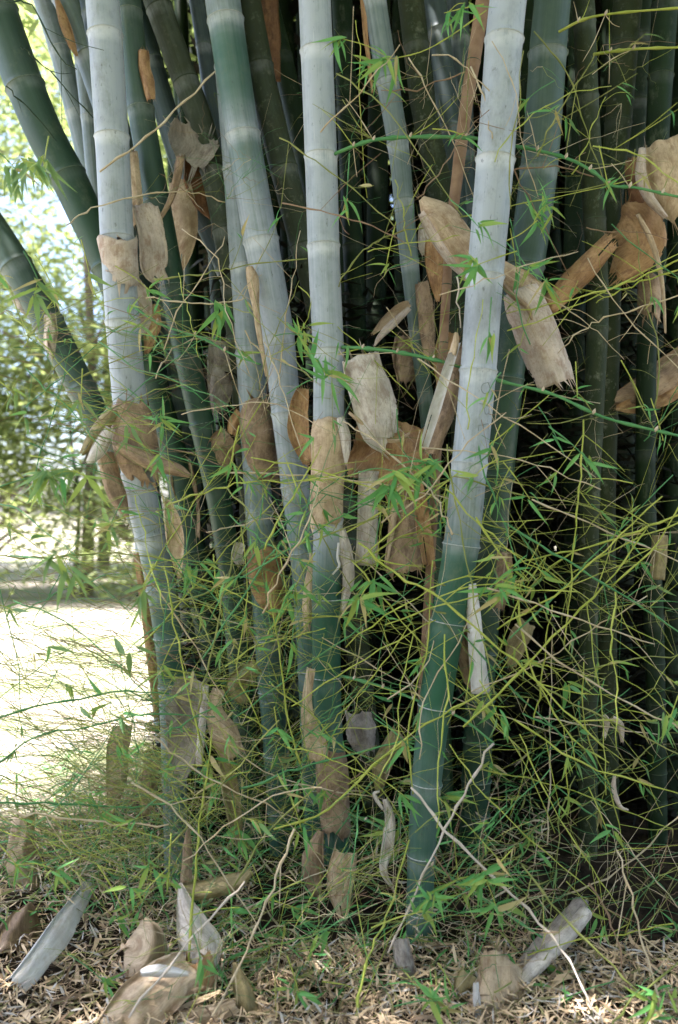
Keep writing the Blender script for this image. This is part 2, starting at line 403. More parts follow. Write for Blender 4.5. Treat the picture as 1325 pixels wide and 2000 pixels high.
culm('J', 'dark blue-grey culm behind the mossy brown-green one', [(842, -60), (850, 0), (868, 150), (882, 300), (893, 450), (900, 700)],
     ((0, 46), (900, 38)), (3.9, 3.95), (60, 250, 430), ((0, .4), (600, .1), (2000, 0)), 'blue')
culm('J2', 'blue-grey culm half hidden behind the dead brown stem', [(885, -60), (893, 0), (903, 200), (908, 400), (910, 700)],
     ((0, 46), (900, 38)), (4.1, 4.15), (78, 300), ((0, .5), (600, .1), (2000, 0)), 'blue')
culm('L', 'long dark green culm leaning steeply left across the bright trees', [(-45, -90), (2, 40), (42, 150), (88, 262), (130, 340), (168, 420), (205, 500), (250, 620), (300, 760), (345, 900)],
     ((0, 80), (250, 74), (450, 68), (900, 52)), (3.5, 3.6), (170, 345, 520), ((0, .12), (150, .18), (400, .05), (2000, 0)), 'green')
culm('L2', 'pale hazy culm leaning left between the dark leaning culm and the thick blue-grey one', [(60, -60), (90, 10), (128, 140), (158, 260), (186, 380), (215, 500), (260, 700)],
     ((0, 44), (300, 40), (900, 36)), (3.95, 4.0), (220, 420), ((0, .6), (2000, .4)), 'pale')
culm('L3', 'dark teal culm leaning in from the top behind the thick blue-grey culm', [(105, -60), (136, 0), (168, 80), (195, 160), (228, 260), (270, 400), (320, 600)],
     ((0, 66), (300, 58), (900, 44)), (3.7, 3.75), (110, 300), ((0, .35), (2000, .2)), 'green')
culm('L4', 'thin pale green culm tight along the left side of the thick blue-grey culm', [(140, -60), (152, 40), (172, 200), (186, 350), (205, 500), (240, 700)],
     ((0, 34), (900, 30)), (3.82, 3.9), (228, 400), ((0, .65), (2000, .4)), 'pale')
culm('N', 'dark green culm right of the thick blue-grey one, going down to the brown sheaths', [(246, -60), (254, 40), (276, 220), (308, 400), (345, 600), (377, 750), (402, 860), (432, 1000), (455, 1150)],
     ((0, 52), (500, 52), (900, 48), (1300, 44)), (3.36, 3.45), (25, 213, 395, 560, 700, 830), ((0, .16), (230, .2), (420, .05), (2000, 0)), 'green')
culm('O', 'mossy lichen-spotted culm leaning behind the grey-brown sheath cap', [(288, -60), (306, 0), (352, 130), (393, 240), (424, 370), (450, 520), (470, 700)],
     ((0, 54), (300, 50), (900, 42)), (3.5, 3.55), (160, 330), ((0, .3), (2000, .1)), 'moss')
culm('Pq', 'smooth grey-green culm leaning right under the grey-brown sheath cap', [(255, -60), (280, 60), (330, 240), (378, 380), (430, 490), (480, 620), (510, 760)],
     ((0, 48), (900, 46)), (3.62, 3.7), (120, 345, 520), ((0, .1), (300, .45), (2000, .3)), 'blue')
culm('Q', 'mossy green culm leaning behind the thick pale leaning culm', [(472, -60), (490, 40), (517, 180), (547, 300), (582, 440), (622, 600), (650, 760)],
     ((0, 56), (300, 54), (900, 44)), (3.45, 3.5), (130, 330, 480), ((0, .14), (330, .2), (2000, .05)), 'moss')
culm('R', 'dark green culm just left of the straight central culm, at the top', [(505, -60), (522, 0), (565, 170), (600, 330), (640, 520), (660, 700)],
     ((0, 44), (900, 38)), (3.85, 3.9), (110, 300), ((0, .05), (2000, 0)), 'dark')
culm('S', 'dark green culm leaning far left and low, over the lawn', [(-140, 260), (-40, 410), (26, 510), (84, 610), (132, 705), (180, 800), (235, 920), (300, 1070)],
     ((300, 66), (600, 60), (900, 52), (1300, 46)), (3.85, 3.7), (520, 630, 760), ((0, .1), (600, .2), (2000, .05)), 'green', ztop=4.2)
culm('T1', 'dark mossy culm in the gap right of the straight central culm', [(656, -60), (668, 0), (682, 300), (695, 600), (704, 900)], ((0, 44), (900, 38)), (3.9, 3.95), (210, 480), ((0, .05), (2000, 0)), 'dark')
culm('T5', 'dim dark culm between the mottled culm and the right edge', [(1262, -60), (1256, 0), (1242, 300), (1228, 700)], ((0, 46), (900, 36)), (4.0, 4.05), (200,), ((0, .15), (2000, 0)), 'dark')
culm('T7', 'dark culm half cut off by the right edge of the view', [(1345, -60), (1330, 300), (1318, 900), (1308, 1300)], ((0, 46), (1300, 38)), (3.75, 3.8), (480, 820), ((0, 0), (2000, 0)), 'dark')
culm('T8', 'dark olive culm low down left of the mossy grey-brown culm', [(1128, 300), (1122, 600), (1118, 1000), (1112, 1300)], ((0, 46), (1300, 42)), (3.9, 3.95), (700, 1010), ((0, 0), (2000, 0)), 'dark')
culm('T10', 'narrow grey culm in the gap left of the thick pale leaning culm', [(372, -60), (388, 20), (410, 170), (436, 330), (470, 560)], ((0, 32), (900, 30)), (3.8, 3.85), (90, 300), ((0, .5), (2000, .3)), 'blue')
culm('T11', 'dim teal culm low down beside the thick blue-grey culm', [(240, 350), (272, 520), (302, 690), (327, 830), (352, 1000)], ((0, 38), (1000, 34)), (3.6, 3.65), (600, 780), ((0, .25), (2000, .1)), 'blue')
near = [(470, 'the thick pale leaning culm'), (560, 'the mossy green leaning culm'), (650, 'the straight central culm'), (760, 'the slender teal culm'), (870, 'the dead brown stem'),
        (960, 'the palest culm'), (1060, 'the broad dark green culm'), (1150, 'the mossy grey-brown culm'), (1215, 'the mottled dark culm'), (1300, 'the right edge culm')]
for i, (px, ph) in enumerate(near):
    for j in range(2):
        q = px+(-26 if j == 0 else 30)+random.uniform(-8, 8); s = random.uniform(-.06, .08)
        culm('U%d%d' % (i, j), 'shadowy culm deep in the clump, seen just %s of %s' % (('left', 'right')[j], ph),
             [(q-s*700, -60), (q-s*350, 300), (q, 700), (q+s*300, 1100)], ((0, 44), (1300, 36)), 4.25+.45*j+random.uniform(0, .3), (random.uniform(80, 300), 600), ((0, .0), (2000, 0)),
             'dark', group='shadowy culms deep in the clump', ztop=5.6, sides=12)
# dead thin stem
culm('K', 'dead brown stem, thin and knotted, hanging left of the palest culm', [(955, -60), (944, 0), (927, 110), (915, 180), (900, 290), (893, 350), (884, 420), (876, 500)],
     ((0, 30), (120, 27), (300, 24), (500, 18)), (3.0, 3.02), (120, 290), ((0, 0), (2000, 0)), 'moss', group='dead stems', name='dead_cane', cat='dead cane', ztop=4.2, rings=True)
_k = AX['K']['obj']; _k.data.materials[0] = simple('dead_stem_bark', (.17, .10, .06), (.27, .18, .11), .75, 14)

# the rest of the clump behind: too many and too dark to tell apart
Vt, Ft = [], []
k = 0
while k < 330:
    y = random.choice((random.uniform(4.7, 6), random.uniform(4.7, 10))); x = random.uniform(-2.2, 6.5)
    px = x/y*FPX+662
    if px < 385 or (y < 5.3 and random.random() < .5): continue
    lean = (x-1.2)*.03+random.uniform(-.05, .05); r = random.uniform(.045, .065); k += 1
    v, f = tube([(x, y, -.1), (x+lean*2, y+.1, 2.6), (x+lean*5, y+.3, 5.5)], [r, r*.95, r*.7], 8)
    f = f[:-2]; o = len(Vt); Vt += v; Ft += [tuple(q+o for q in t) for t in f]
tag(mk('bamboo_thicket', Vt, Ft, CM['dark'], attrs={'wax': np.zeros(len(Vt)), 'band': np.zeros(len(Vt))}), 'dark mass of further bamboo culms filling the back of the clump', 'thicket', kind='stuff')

# ------------------------------------------------------------------ scratched letters on the palest culm
def scratch(strokes, culmk, r=.0012):
    a = AX[culmk]; d = a['obj']
    for st in strokes:
        V, F = [], []
        for line in st:
            pts = []
            for px, py in catmull(line, 4) if len(line) > 2 else line:
                z = a['zof'](py); c = a['axis'](z); rr = a['rad'](z)
                cx = c.x/c.y*FPX+662.5; off = max(-.92, min(.92, (px-cx)/(rr/c.y*FPX))); h = math.asin(off)
                pts.append(c+Vector((math.sin(h), -math.cos(h), 0))*(rr*1.006))
            v, f = tube(pts, [r]*len(pts), 5); o = len(V); V += v; F += [tuple(q+o for q in t) for t in f]
        mk('scratched_letter', V, F, SCRM, d, sum((Vector(x) for x in V), Vector())/len(V))
scratch([
    [[(948, 752), (937, 756), (934, 765), (939, 773), (948, 772), (952, 763), (948, 752)]],
    [[(930, 793), (942, 795), (951, 798)], [(951, 798), (950, 809), (943, 812), (939, 797)]],
    [[(928, 835), (939, 833), (949, 830)], [(928, 835), (929, 845)], [(939, 833), (939, 843)], [(949, 830), (949, 841)]],
    [[(912, 957), (925, 953), (936, 952)], [(914, 957), (918, 962)]],
    [[(905, 1020), (913, 1017), (918, 1024), (911, 1030), (905, 1020)], [(903, 1030), (916, 1034)]],
], 'D')

# ------------------------------------------------------------------ dry culm sheaths
SN = [0]
def sheath(label, spine, Y, mat, curl=100, conv=1, crumple=.05, tip=0.0, twist=0.0, wrap=None, jag=.35, nx=22, name='culm_sheath', group='dry culm sheaths', cat='dry sheath', tilt=0.0, th=.0007, slant=0.0, parent=None, crs=None):
    """SPINE: (px, py, width px[, depth offset m]) from the attached end to the free end; an arc of CURL degrees across."""
    SN[0] += 1; sd_ = SN[0]*7.3; rs = random.Random(SN[0]); u0 = rs.uniform(-.3, .3); rs_side = rs.choice((-1, 1)); jskew = rs.uniform(-1.2, 1.2); crease = crs if crs is not None else 0 if wrap else rs.choice((0, 0, .15, .3)); roll = rs.uniform(0, .9); kink = rs.uniform(.25, .75); kamp = 0 if wrap else rs.uniform(-.5, .5)*.22
    if not wrap and jag >= .1 and name == 'culm_sheath': conv = -conv if rs.random() < .22 else conv; twist = twist or rs.uniform(-.5, .5)
    ctl = []
    for s in spine:
        px, py, wd = s[:3]; dY = s[3] if len(s) > 3 else 0.0
        yy = Y+dY
        if wrap:
            a = AX[wrap]; z = a['zof'](py); c = a['axis'](z); ctl.append((*(c+Vector((px/FPX*c.y, dY, 0))), a['rad'](z)*2*wd))
        else: ctl.append((*P(px, py, yy), wd/FPX*yy))
    wmx = max(c[3] for c in ctl)
    if not wrap and wmx > .052 and len(ctl) > 2 and ctl[0][3] > .4*ctl[1][3] and 'point' not in label and 'leaf' not in label: ctl[0] = (*ctl[0][:3], max(ctl[0][3], ctl[1][3]*.86))
    ny = max(16, 7*(len(spine)-1))
    q = catmull(ctl, max(3, ny//max(1, len(ctl)-1))); q = [np.array(x) for x in q]; ny = len(q)
    cen = [Vector(x[:3]) for x in q]; wid = [max(.002, x[3]) for x in q]
    th_ = R(curl)
    F0, NR = [], []
    Ltot = sum((cen[i+1]-cen[i]).length for i in range(ny-1)); acc = 0; UV = []
    ue = .34; core = max(8, nx-10)
    US = [-.5+(.5-ue)*k/5 for k in range(5)]+[-ue+2*ue*k/core for k in range(core)]+[ue+(.5-ue)*k/5 for k in range(6)]
    nx = len(US)-1
    rolled = 0 if wrap or wmx < .05 else rs.choice((0, -1, 1, 1, 2)); rphi = rs.uniform(2.2, 5.0); rrad = rs.uniform(.045, .075)
    for j in range(ny):
        t = (cen[min(j+1, ny-1)]-cen[max(j-1, 0)]).normalized()
        if j: acc += (cen[j]-cen[j-1]).length
        view = (Vector((0, 0, CAM_Z))-cen[j]).normalized()
        view = (view*math.cos(R(tilt))+view.cross(t)*math.sin(R(tilt))).normalized()
        Bv = t.cross(view).normalized(); Nv = Bv.cross(t).normalized()
        tw = twist*(j/(ny-1)-.3)
        B2 = Bv*math.cos(tw)+Nv*math.sin(tw); N2 = Nv*math.cos(tw)-Bv*math.sin(tw)
        wj = wid[j]; s = j/(ny-1)
        if tip and s > 1-tip: wj *= max(.05, ((1-s)/tip))**.6
        Rr = wj/2/math.sin(min(th_, math.pi)/2)
        row, nrow = [], []
        for i in range(nx+1):
            uf = US[i]; inroll = rolled and abs(uf) > ue and (rolled == 2 or uf*rolled > 0)
            u = max(-ue, min(ue, uf)) if inroll else uf
            a = u*th_
            sg = 1 if u > 0 else -1
            ed = (mnoise.noise((s*4+sd_, sg*3.1, sd_))*.20+mnoise.noise((s*13+sd_, sg*5.1, sd_))*.045)*abs(u)*2-.02
            a2 = a*(1+ed)
            p = cen[j]+B2*(Rr*math.sin(a2))
            depth = Rr*math.cos(a2) if wrap else (Rr*math.cos(a2)-Rr*.5)
            p = p+N2*(conv*depth)
            if not wrap: p = p-N2*(abs(u-u0)*crease*wid[j]*conv)+N2*(max(0, abs(s-kink)*2-.1)*kamp*wid[j])
            if inroll:
                ph_ = (abs(uf)-ue)/(.5-ue)*rphi*(.75+.5*mnoise.noise((s*3, sd_, 1.5*sg))); rr_ = rrad*wid[j]*(1.1-.4*s)
                Td = (B2*math.cos(a2)-N2*(conv*math.sin(a2)))*sg; Nd = N2*math.cos(a2)*1.0+B2*(math.sin(a2)*conv)
                p = p+Td*(rr_*math.sin(ph_))+Nd*(rr_*(1-math.cos(ph_)))
            p = p+N2*(mnoise.noise((u*16+sd_, s*1.2, sd_))*.008*wid[j])
            cr = mnoise.noise((u*3.2+sd_, s*4.0*Ltot/.25, sd_*.7))*crumple*wid[j]*1.7+mnoise.noise((u*9+sd_, s*11*Ltot/.25, sd_*.3))*crumple*wid[j]*.5
            p = p+N2*cr
            if wrap: p = p+N2*abs(cr)*.8
            endw = 0 if jag == 0 else (max(0, s-.8)/.2+max(0, .12-s)/.12*.5)
            p = p+t*(endw*jag*(1.9 if wrap else 1)*wid[j]*(.6*mnoise.noise((u*3.5, sd_*2.1, 4.0))-.9*max(0, mnoise.noise((uf*26, sd_*2.1, 9.0))-.1)+u*jskew))+t*(slant*wid[j]*u*s)
            row.append(p); nrow.append((N2*math.cos(a2)*conv+B2*math.sin(a2)).normalized()); UV.append(((uf+.5)*max(.6, wid[j]*8), acc*4))
        F0.append(row); NR.append(nrow)
    V = [p for r_ in F0 for p in r_]; nn = [p for r_ in NR for p in r_]
    n0 = len(V); V = V+[p-nv*th for p, nv in zip(V, nn)]; UV = UV+UV
    F = []; W = nx+1
    splits = {} if jag < .1 else {rs.randrange(6, nx-6): rs.uniform(.55, .9) for _ in range(rs.choice((0, 0, 0, 1)))}
    for j in range(ny-1):
        for i in range(nx):
            sj = j/(ny-1)
            if i in splits and sj > splits[i]: continue
            if jag >= .1 and i in (0, nx-1) and mnoise.noise((sj*14, sd_, i*.7)) > .22: continue
            a, b_, c, d = j*W+i, j*W+i+1, (j+1)*W+i+1, (j+1)*W+i
            F.append((a, b_, c, d)); F.append((n0+d, n0+c, n0+b_, n0+a))
    bnd = [i for i in range(W)]+[j*W+nx for j in range(1, ny)]+[(ny-1)*W+i for i in range(nx-1, -1, -1)]+[j*W for j in range(ny-2, 0, -1)]
    for k in range(len(bnd)):
        a, b_ = bnd[k], bnd[(k+1) % len(bnd)]; F.append((b_, a, n0+a, n0+b_))
    if jag >= .1:
        for end, jr, pr in ((1, ny-1, .42), (0, 0, .2)):
            td = (cen[-1]-cen[-2]).normalized() if end else (cen[0]-cen[1]).normalized()
            for i in range(nx):
                if rs.random() < pr:
                    a, b_ = jr*W+i, jr*W+i+1
                    tipv = (V[a]+V[b_])/2+td*(wmx*rs.uniform(.08, .38))+Vector((rs.gauss(0, .1), rs.gauss(0, .12), rs.gauss(0, .08)))*wmx
                    V.append(tipv); UV.append(UV[a]); F.append((a, b_, len(V)-1))
    o = mk(name, V, F, SM[mat], parent, cen[0], True, UV)
    if parent is None: tag(o, label, cat, group)
    return o

# --- upper left
sheath('pale tan sheath folded like a collar round the thick blue-grey culm', [(2, 474, 1.22, -.012), (3, 500, 1.12, -.008), (4, 530, 1.06), (2, 552, 1.1)], 0, 'pink', 250, wrap='A', crumple=.05)
sheath('big pinkish-tan sheath hanging between the blue-grey culm and the dark green culm', [(285, 405, 40), (295, 450, 58), (300, 490, 62), (302, 530, 56), (318, 552, 30)], 3.26, 'pink', 90)
sheath('pale cream leaf-shaped sheath pointing down behind the dark green culm', [(352, 360, 44), (362, 420, 56), (364, 460, 54), (360, 495, 40), (355, 528, 10)], 3.55, 'tan', 60, crumple=.03)
sheath('narrow tan sheath strip at the edge of the blue-grey culm, highest beside it', [(256, 300, 24), (262, 360, 30), (266, 410, 26), (268, 440, 14)], 3.3, 'tan', 80)
sheath('pinkish pointed sheath hanging below the collar sheath', [(256, 536, 26), (270, 570, 42), (278, 605, 40), (280, 650, 16)], 3.14, 'pink', 70)
sheath('orange-brown curled scrap below the pinkish pointed sheath', [(296, 596, 30), (298, 630, 36), (292, 660, 28), (286, 690, 10)], 3.2, 'orange', 120)
sheath('grey-brown rounded sheath cap with a drooping rim in front of lichen-spotted culm', [(386, 250, 62), (380, 266, 100), (376, 290, 92), (372, 314, 60)], 3.4, 'grey', 130, crumple=.06)
sheath('dark red-brown sheath hanging under the grey-brown cap', [(384, 306, 70), (392, 345, 84), (402, 385, 74), (425, 432, 22)], 3.5, 'rust', 110)
sheath('narrow twisted brown sheath strip crossing in front of the dark green culm', [(352, 306, 18), (346, 345, 16), (334, 390, 12), (312, 430, 9), (296, 462, 5)], 3.28, 'brown', 140, twist=1.5, crumple=.02)
sheath('small curled brown sheath with a pale tip at the top between dark culms', [(280, 100, 20), (283, 130, 24), (291, 165, 26), (296, 196, 20)], 3.32, 'orange', 150)
sheath('tall rust-brown sheath cut straight, beside the top of leaning pale culm', [(522, -40, 46), (524, 40, 50), (525, 120, 56), (527, 176, 54)], 3.62, 'rust', 50, jag=.05, crumple=.02)
sheath('thin orange-edged sheath on the dark teal leaning culm at the top', [(112, 0, 10), (126, 45, 22), (140, 85, 18), (150, 110, 6)], 3.62, 'orange', 90)
sheath('orange sheath sliver along the left edge of the slender teal culm', [(706, -20, 10), (714, 60, 10), (722, 130, 7), (728, 180, 4)], 3.28, 'orange', 60, crumple=.02)
sheath('torn cream strip peeling down the leaning pale culm', [(487, 520, 14), (494, 548, 24), (500, 600, 14), (508, 660, 11), (522, 735, 7)], 3.16, 'tan', 120, crumple=.06)
sheath('brown lowest scrap hanging on the long leaning dark culm', [(152, 425, 22), (166, 445, 22), (174, 468, 10)], 3.5, 'brown', 100)
sheath('grey tattered sheath wrapped on the low leaning culm, upper of two', [(40, 578, 40), (62, 600, 46), (76, 622, 34)], 3.8, 'grey', 120, crumple=.1)
sheath('pinkish frayed strips hanging on the low leaning culm over the lawn', [(98, 614, 20), (100, 645, 26), (98, 672, 24), (104, 700, 6)], 3.7, 'pink', 120, crumple=.14)
# --- big brown wrap on A
sheath('big brown dry sheath wrapped round the thick blue-grey culm', [(2, 796, 1.1, -.005), (4, 830, 1.28, -.02), (6, 870, 1.35, -.03), (10, 905, 1.25, -.02), (18, 932, 1.1)], 0, 'brown', 235, wrap='A', crumple=.07)
sheath('brown ridge-like tail running right from the big wrapped sheath', [(232, 868, 18), (262, 888, 30), (300, 905, 30), (345, 918, 24), (372, 930, 8)], 3.0, 'brown', 170, crumple=.06)
sheath('rolled grey-brown spur sticking out left from the big wrapped sheath', [(222, 800, 22), (200, 832, 30), (180, 862, 26), (160, 888, 10)], 3.06, 'olive', 200, crumple=.05)
sheath('pale rolled spur below the grey-brown one at left', [(216, 836, 18), (202, 862, 26), (188, 884, 26), (172, 904, 12)], 3.02, 'pale', 220, crumple=.04)
sheath('long brown sheath hanging under the big wrapped sheath, left of the culm', [(206, 884, 24), (216, 925, 40), (232, 970, 36), (248, 1010, 12)], 3.1, 'brown', 110)
sheath('narrow brown strip down the left flank of the blue-grey culm', [(268, 1080, 16), (280, 1150, 20), (290, 1230, 20), (300, 1320, 18), (306, 1400, 10)], 3.2, 'orange', 110)
# --- between A and C
sheath('tall brown sheath clasping the slimmer pale green culm', [(8, 788, 1.02), (6, 830, 1.2, -.02), (10, 880, 1.18, -.02), (14, 932, 1.05)], 0, 'brown', 225, wrap='B1', crumple=.06)
sheath('small orange flap sticking out left from the slimmer culm sheath', [(470, 806, 22), (458, 826, 26), (454, 850, 18)], 3.38, 'orange', 120)
sheath('grey-white mottled sheath hanging in the gap left of the slimmer culm', [(428, 668, 40), (430, 710, 52), (432, 760, 54), (428, 805, 30)], 3.5, 'grey', 120, crumple=.06)
sheath('brown triangular sheath with a folded top, below the grey-white mottled one', [(455, 856, 30), (432, 872, 62), (428, 905, 50), (420, 945, 16)], 3.42, 'brown', 70, crumple=.06)
sheath('dim brown sheath low in the gap left of the slimmer culm', [(356, 905, 46), (366, 950, 54), (376, 1005, 40), (384, 1050, 18)], 3.5, 'brown', 100)
sheath('tan pointed sheath hanging under the tail of the big wrapped sheath', [(326, 978, 14), (336, 1020, 36), (342, 1070, 38), (350, 1130, 8)], 3.08, 'tan', 110)
sheath('orange-brown leaf-like sheath bulging left of the central wrapped sheath', [(592, 758, 24), (584, 800, 40), (584, 850, 42), (600, 905, 18)], 3.04, 'orange', 110)
sheath('curled brown sheath on the slimmer culm at its lower part', [(3, 1078, 1.15, -.01), (6, 1110, 1.3, -.03), (10, 1150, 1.25, -.02), (18, 1188, .9)], 0, 'orange', 230, wrap='B1', crumple=.1)
sheath('small hollow brown curl with a pale rim left of the slimmer culm', [(470, 1062, 22), (463, 1085, 22), (472, 1105, 16)], 3.3, 'pale', 230, conv=-1)
# --- centre
sheath('big tan sheath wrapped round the straight central culm', [(0, 822, 1.04, -.002), (1, 860, 1.2, -.012), (0, 910, 1.14, -.01), (-3, 965, 1.12, -.008), (-3, 1020, 1.14, -.004)], 0, 'tan', 245, wrap='C', crumple=.05, jag=.25)
sheath('pointed pale flap on the right of the central wrapped sheath', [(664, 815, 14), (673, 845, 22), (677, 875, 18), (676, 905, 5)], 2.9, 'pale', 120)
sheath('big grey-white sheath hanging right of the central culm', [(706, 698, 74), (716, 740, 84), (728, 790, 92), (744, 836, 92), (760, 862, 60)], 2.93, 'pale', 110, crumple=.035, slant=.35, jag=.2)
sheath('narrow tan folded lip along the bottom of the big grey-white sheath', [(682, 806, 6), (715, 832, 11), (750, 856, 11), (776, 860, 9), (800, 846, 4)], 2.9, 'tan', 160, crumple=.04)
sheath('white rolled sheath edge leaning up to the palest culm', [(893, 668, 16), (872, 730, 20), (850, 800, 22), (828, 872, 18)], 2.76, 'white', 200, crumple=.015, jag=.1)
sheath('brown sheath beneath the white rolled edge', [(900, 680, 14), (886, 750, 32), (866, 820, 36), (842, 884, 32)], 2.82, 'brown', 100, crumple=.04)
sheath('small frayed cream tuft at the top of the white rolled edge', [(892, 650, 8), (890, 668, 14), (884, 692, 16)], 2.74, 'tan', 120, crumple=.12)
sheath('wide brown sheath mass behind the leaf fan', [(770, 830, 130), (768, 870, 168), (766, 920, 170), (764, 965, 130)], 3.1, 'orange', 90, crumple=.06)
sheath('pale straight tube-like sheath hanging with a cut end', [(722, 920, 42), (720, 980, 40), (718, 1040, 42), (716, 1104, 48)], 2.98, 'pale', 150, crumple=.015, jag=.04)
sheath('mottled brown sheath hanging right of the cut tube-like one', [(782, 925, 40), (786, 990, 58), (788, 1060, 74), (792, 1116, 84)], 3.02, 'brown', 100, crumple=.04, jag=.15)
sheath('thin tan folded edge on the left of mottled brown sheath', [(776, 975, 12), (766, 1030, 13), (754, 1100, 9)], 2.97, 'tan', 170, crumple=.02)
sheath('orange-brown strip hanging beside the mottled brown sheath', [(806, 900, 22), (818, 970, 28), (828, 1040, 34), (838, 1105, 28)], 2.95, 'orange', 120, crumple=.05)
sheath('white wrinkled shred right of the central culm', [(668, 1032, 14), (676, 1080, 26), (680, 1130, 24), (668, 1196, 10)], 2.95, 'pale', 120, crumple=.12)
sheath('thin tan strip close on the left of central culm', [(612, 1080, 14), (608, 1130, 22), (602, 1180, 24), (600, 1232, 14)], 3.02, 'tan', 110)
sheath('small torn white shred on the face of the central culm', [(662, 1060, 5), (660, 1090, 6), (663, 1105, 5), (650, 1122, 3)], 2.88, 'white', 100, crumple=.1)
# --- right, upper
sheath('big golden-tan sheath slanting down to the palest culm', [(824, 388, 14), (850, 420, 58), (888, 468, 74), (930, 520, 66), (965, 560, 50)], 2.92, 'tan', 100, crumple=.03)
sheath('pale brown rib-like strip under the golden-tan sheath', [(822, 415, 14), (846, 458, 20), (880, 510, 16), (915, 548, 8)], 2.86, 'pink', 140, crumple=.03)
sheath('golden pointed sheath hanging left of palest culm', [(846, 470, 34), (850, 510, 46), (855, 555, 34), (856, 590, 8)], 3.1, 'orange', 80)
sheath('pale crumpled sheath scrap behind the golden-tan sheath', [(834, 440, 26), (832, 475, 36), (836, 500, 28)], 3.16, 'pale', 100, crumple=.14)
sheath('rolled tan sheath end poking out right of the palest culm', [(970, 525, 34), (1005, 545, 44), (1036, 562, 40), (1062, 574, 30)], 2.9, 'tan', 180, crumple=.02, jag=.05)
sheath('large pinkish-white sheath hanging right of palest culm', [(1016, 566, 50), (1032, 610, 82), (1052, 660, 86), (1074, 712, 80), (1088, 750, 74)], 2.86, 'pink', 110, crumple=.03, jag=.12)
sheath('thin twisted brown strip above the large pinkish-white sheath', [(968, 540, 10), (1000, 575, 12), (1030, 600, 10), (1040, 625, 5)], 2.8, 'brown', 140, crumple=.04)
sheath('brown folded sheath slanting up behind the mossy culm', [(1072, 600, 26), (1105, 565, 46), (1145, 525, 50), (1195, 470, 38)], 3.25, 'orange', 120, crumple=.03)
sheath('wide orange-brown sheath with a pointed tip, right of the mossy culm', [(1240, 395, 50), (1250, 440, 90), (1246, 490, 96), (1208, 545, 40)], 3.38, 'orange', 70, crumple=.04)
sheath('long thin curved pale strip hanging over the orange-brown sheath', [(1246, 418, 8), (1272, 470, 11), (1290, 530, 9), (1297, 590, 7), (1300, 650, 4)], 3.2, 'tan', 120, crumple=.02)
sheath('large golden sheath curling at the right edge', [(1300, 280, 54), (1302, 325, 92), (1312, 380, 88), (1330, 425, 50)], 3.2, 'tan', 110, crumple=.04)
sheath('rolled pale left lip of the golden sheath at the right edge', [(1256, 288, 14), (1252, 340, 22), (1268, 385, 20), (1300, 425, 10)], 3.16, 'pink', 170, crumple=.03)
sheath('dim brown sheath left of the golden one at right edge', [(1236, 312, 20), (1238, 350, 30), (1250, 400, 28), (1262, 420, 12)], 3.36, 'rust', 80)
sheath('brown sheath folded sideways at the right edge behind a dark culm', [(1345, 690, 40), (1300, 728, 66), (1250, 762, 56), (1196, 785, 24)], 3.55, 'brown', 80, crumple=.06)
sheath('lower grey-tan fold under the sideways brown sheath', [(1340, 745, 30), (1290, 775, 40), (1245, 790, 36), (1205, 796, 10)], 3.5, 'orange', 90, crumple=.05)
sheath('yellow-green sheath low on the right edge culm', [(1290, 1045, 30), (1288, 1085, 30), (1284, 1132, 28)], 3.36, 'olive', 90, crumple=.02, jag=.03)
sheath('dim straight brown strip in the dark between the mossy culms', [(1160, 830, 14), (1158, 880, 20), (1156, 948, 20)], 3.45, 'rust', 70, crumple=.02, jag=.03)
sheath('brown sheath sleeve at the top of right edge culm bottom half', [(0, 548, 1.1), (2, 590, 1.15), (2, 632, 1.05)], 0, 'brown', 240, wrap='G', crumple=.04)
sheath('split tan strips left of slender teal culm', [(800, 592, 14), (775, 608, 22), (750, 630, 18), (728, 652, 6)], 3.25, 'tan', 110, crumple=.05)
sheath('lower split tan strip left of the slender teal culm', [(800, 602, 10), (770, 630, 16), (745, 655, 12), (732, 675, 4)], 3.22, 'pink', 110, crumple=.05)
sheath('reddish-brown strip right along the slender teal culm', [(826, 555, 24), (830, 600, 34), (832, 650, 34), (836, 705, 26)], 3.3, 'brown', 80, crumple=.03)
sheath('dim golden sheath in the dark right of reddish-brown strip', [(880, 655, 30), (868, 690, 48), (862, 720, 40), (858, 750, 16)], 3.35, 'orange', 80)
sheath('dim brown sheath behind the top of the big grey-white sheath', [(800, 660, 60), (798, 705, 76), (796, 750, 50)], 3.45, 'brown', 80)
# --- lower
sheath('big grey-white weathered sheath hanging before the thick blue-grey culm', [(378, 1332, 72), (366, 1380, 80), (362, 1430, 78), (358, 1480, 66), (350, 1520, 30)], 2.9, 'grey', 120, crumple=.03, jag=.3)
sheath('rolled pale right edge of the big weathered sheath', [(402, 1338, 12), (398, 1390, 15), (393, 1440, 15), (389, 1496, 14)], 2.86, 'pale', 210, crumple=.02, jag=.08)
sheath('tan folded sheath with a square corner right of the weathered one', [(428, 1345, 26), (420, 1385, 30), (436, 1430, 56), (458, 1478, 50)], 2.95, 'tan', 90, crumple=.03)
sheath('tan sheath tail hanging below the folded one', [(440, 1480, 40), (450, 1540, 42), (460, 1600, 38), (470, 1655, 14)], 2.95, 'olive', 100, crumple=.06)
sheath('olive-tan curled sheath above the folded one', [(505, 1300, 26), (478, 1318, 40), (460, 1342, 40), (478, 1372, 20)], 3.1, 'olive', 110, crumple=.08)
sheath('tan frayed strip flaring along the lower left of the central culm', [(608, 1305, 12), (600, 1360, 20), (604, 1410, 30), (618, 1455, 46), (622, 1485, 40)], 2.9, 'tan', 120, crumple=.08)
sheath('tan and orange sheath wrapped low round the central culm', [(0, 1462, 1.05), (1, 1500, 1.22, -.01), (-1, 1560, 1.24, -.01), (0, 1614, 1.16)], 0, 'brown', 245, wrap='C', crumple=.06, jag=.3)
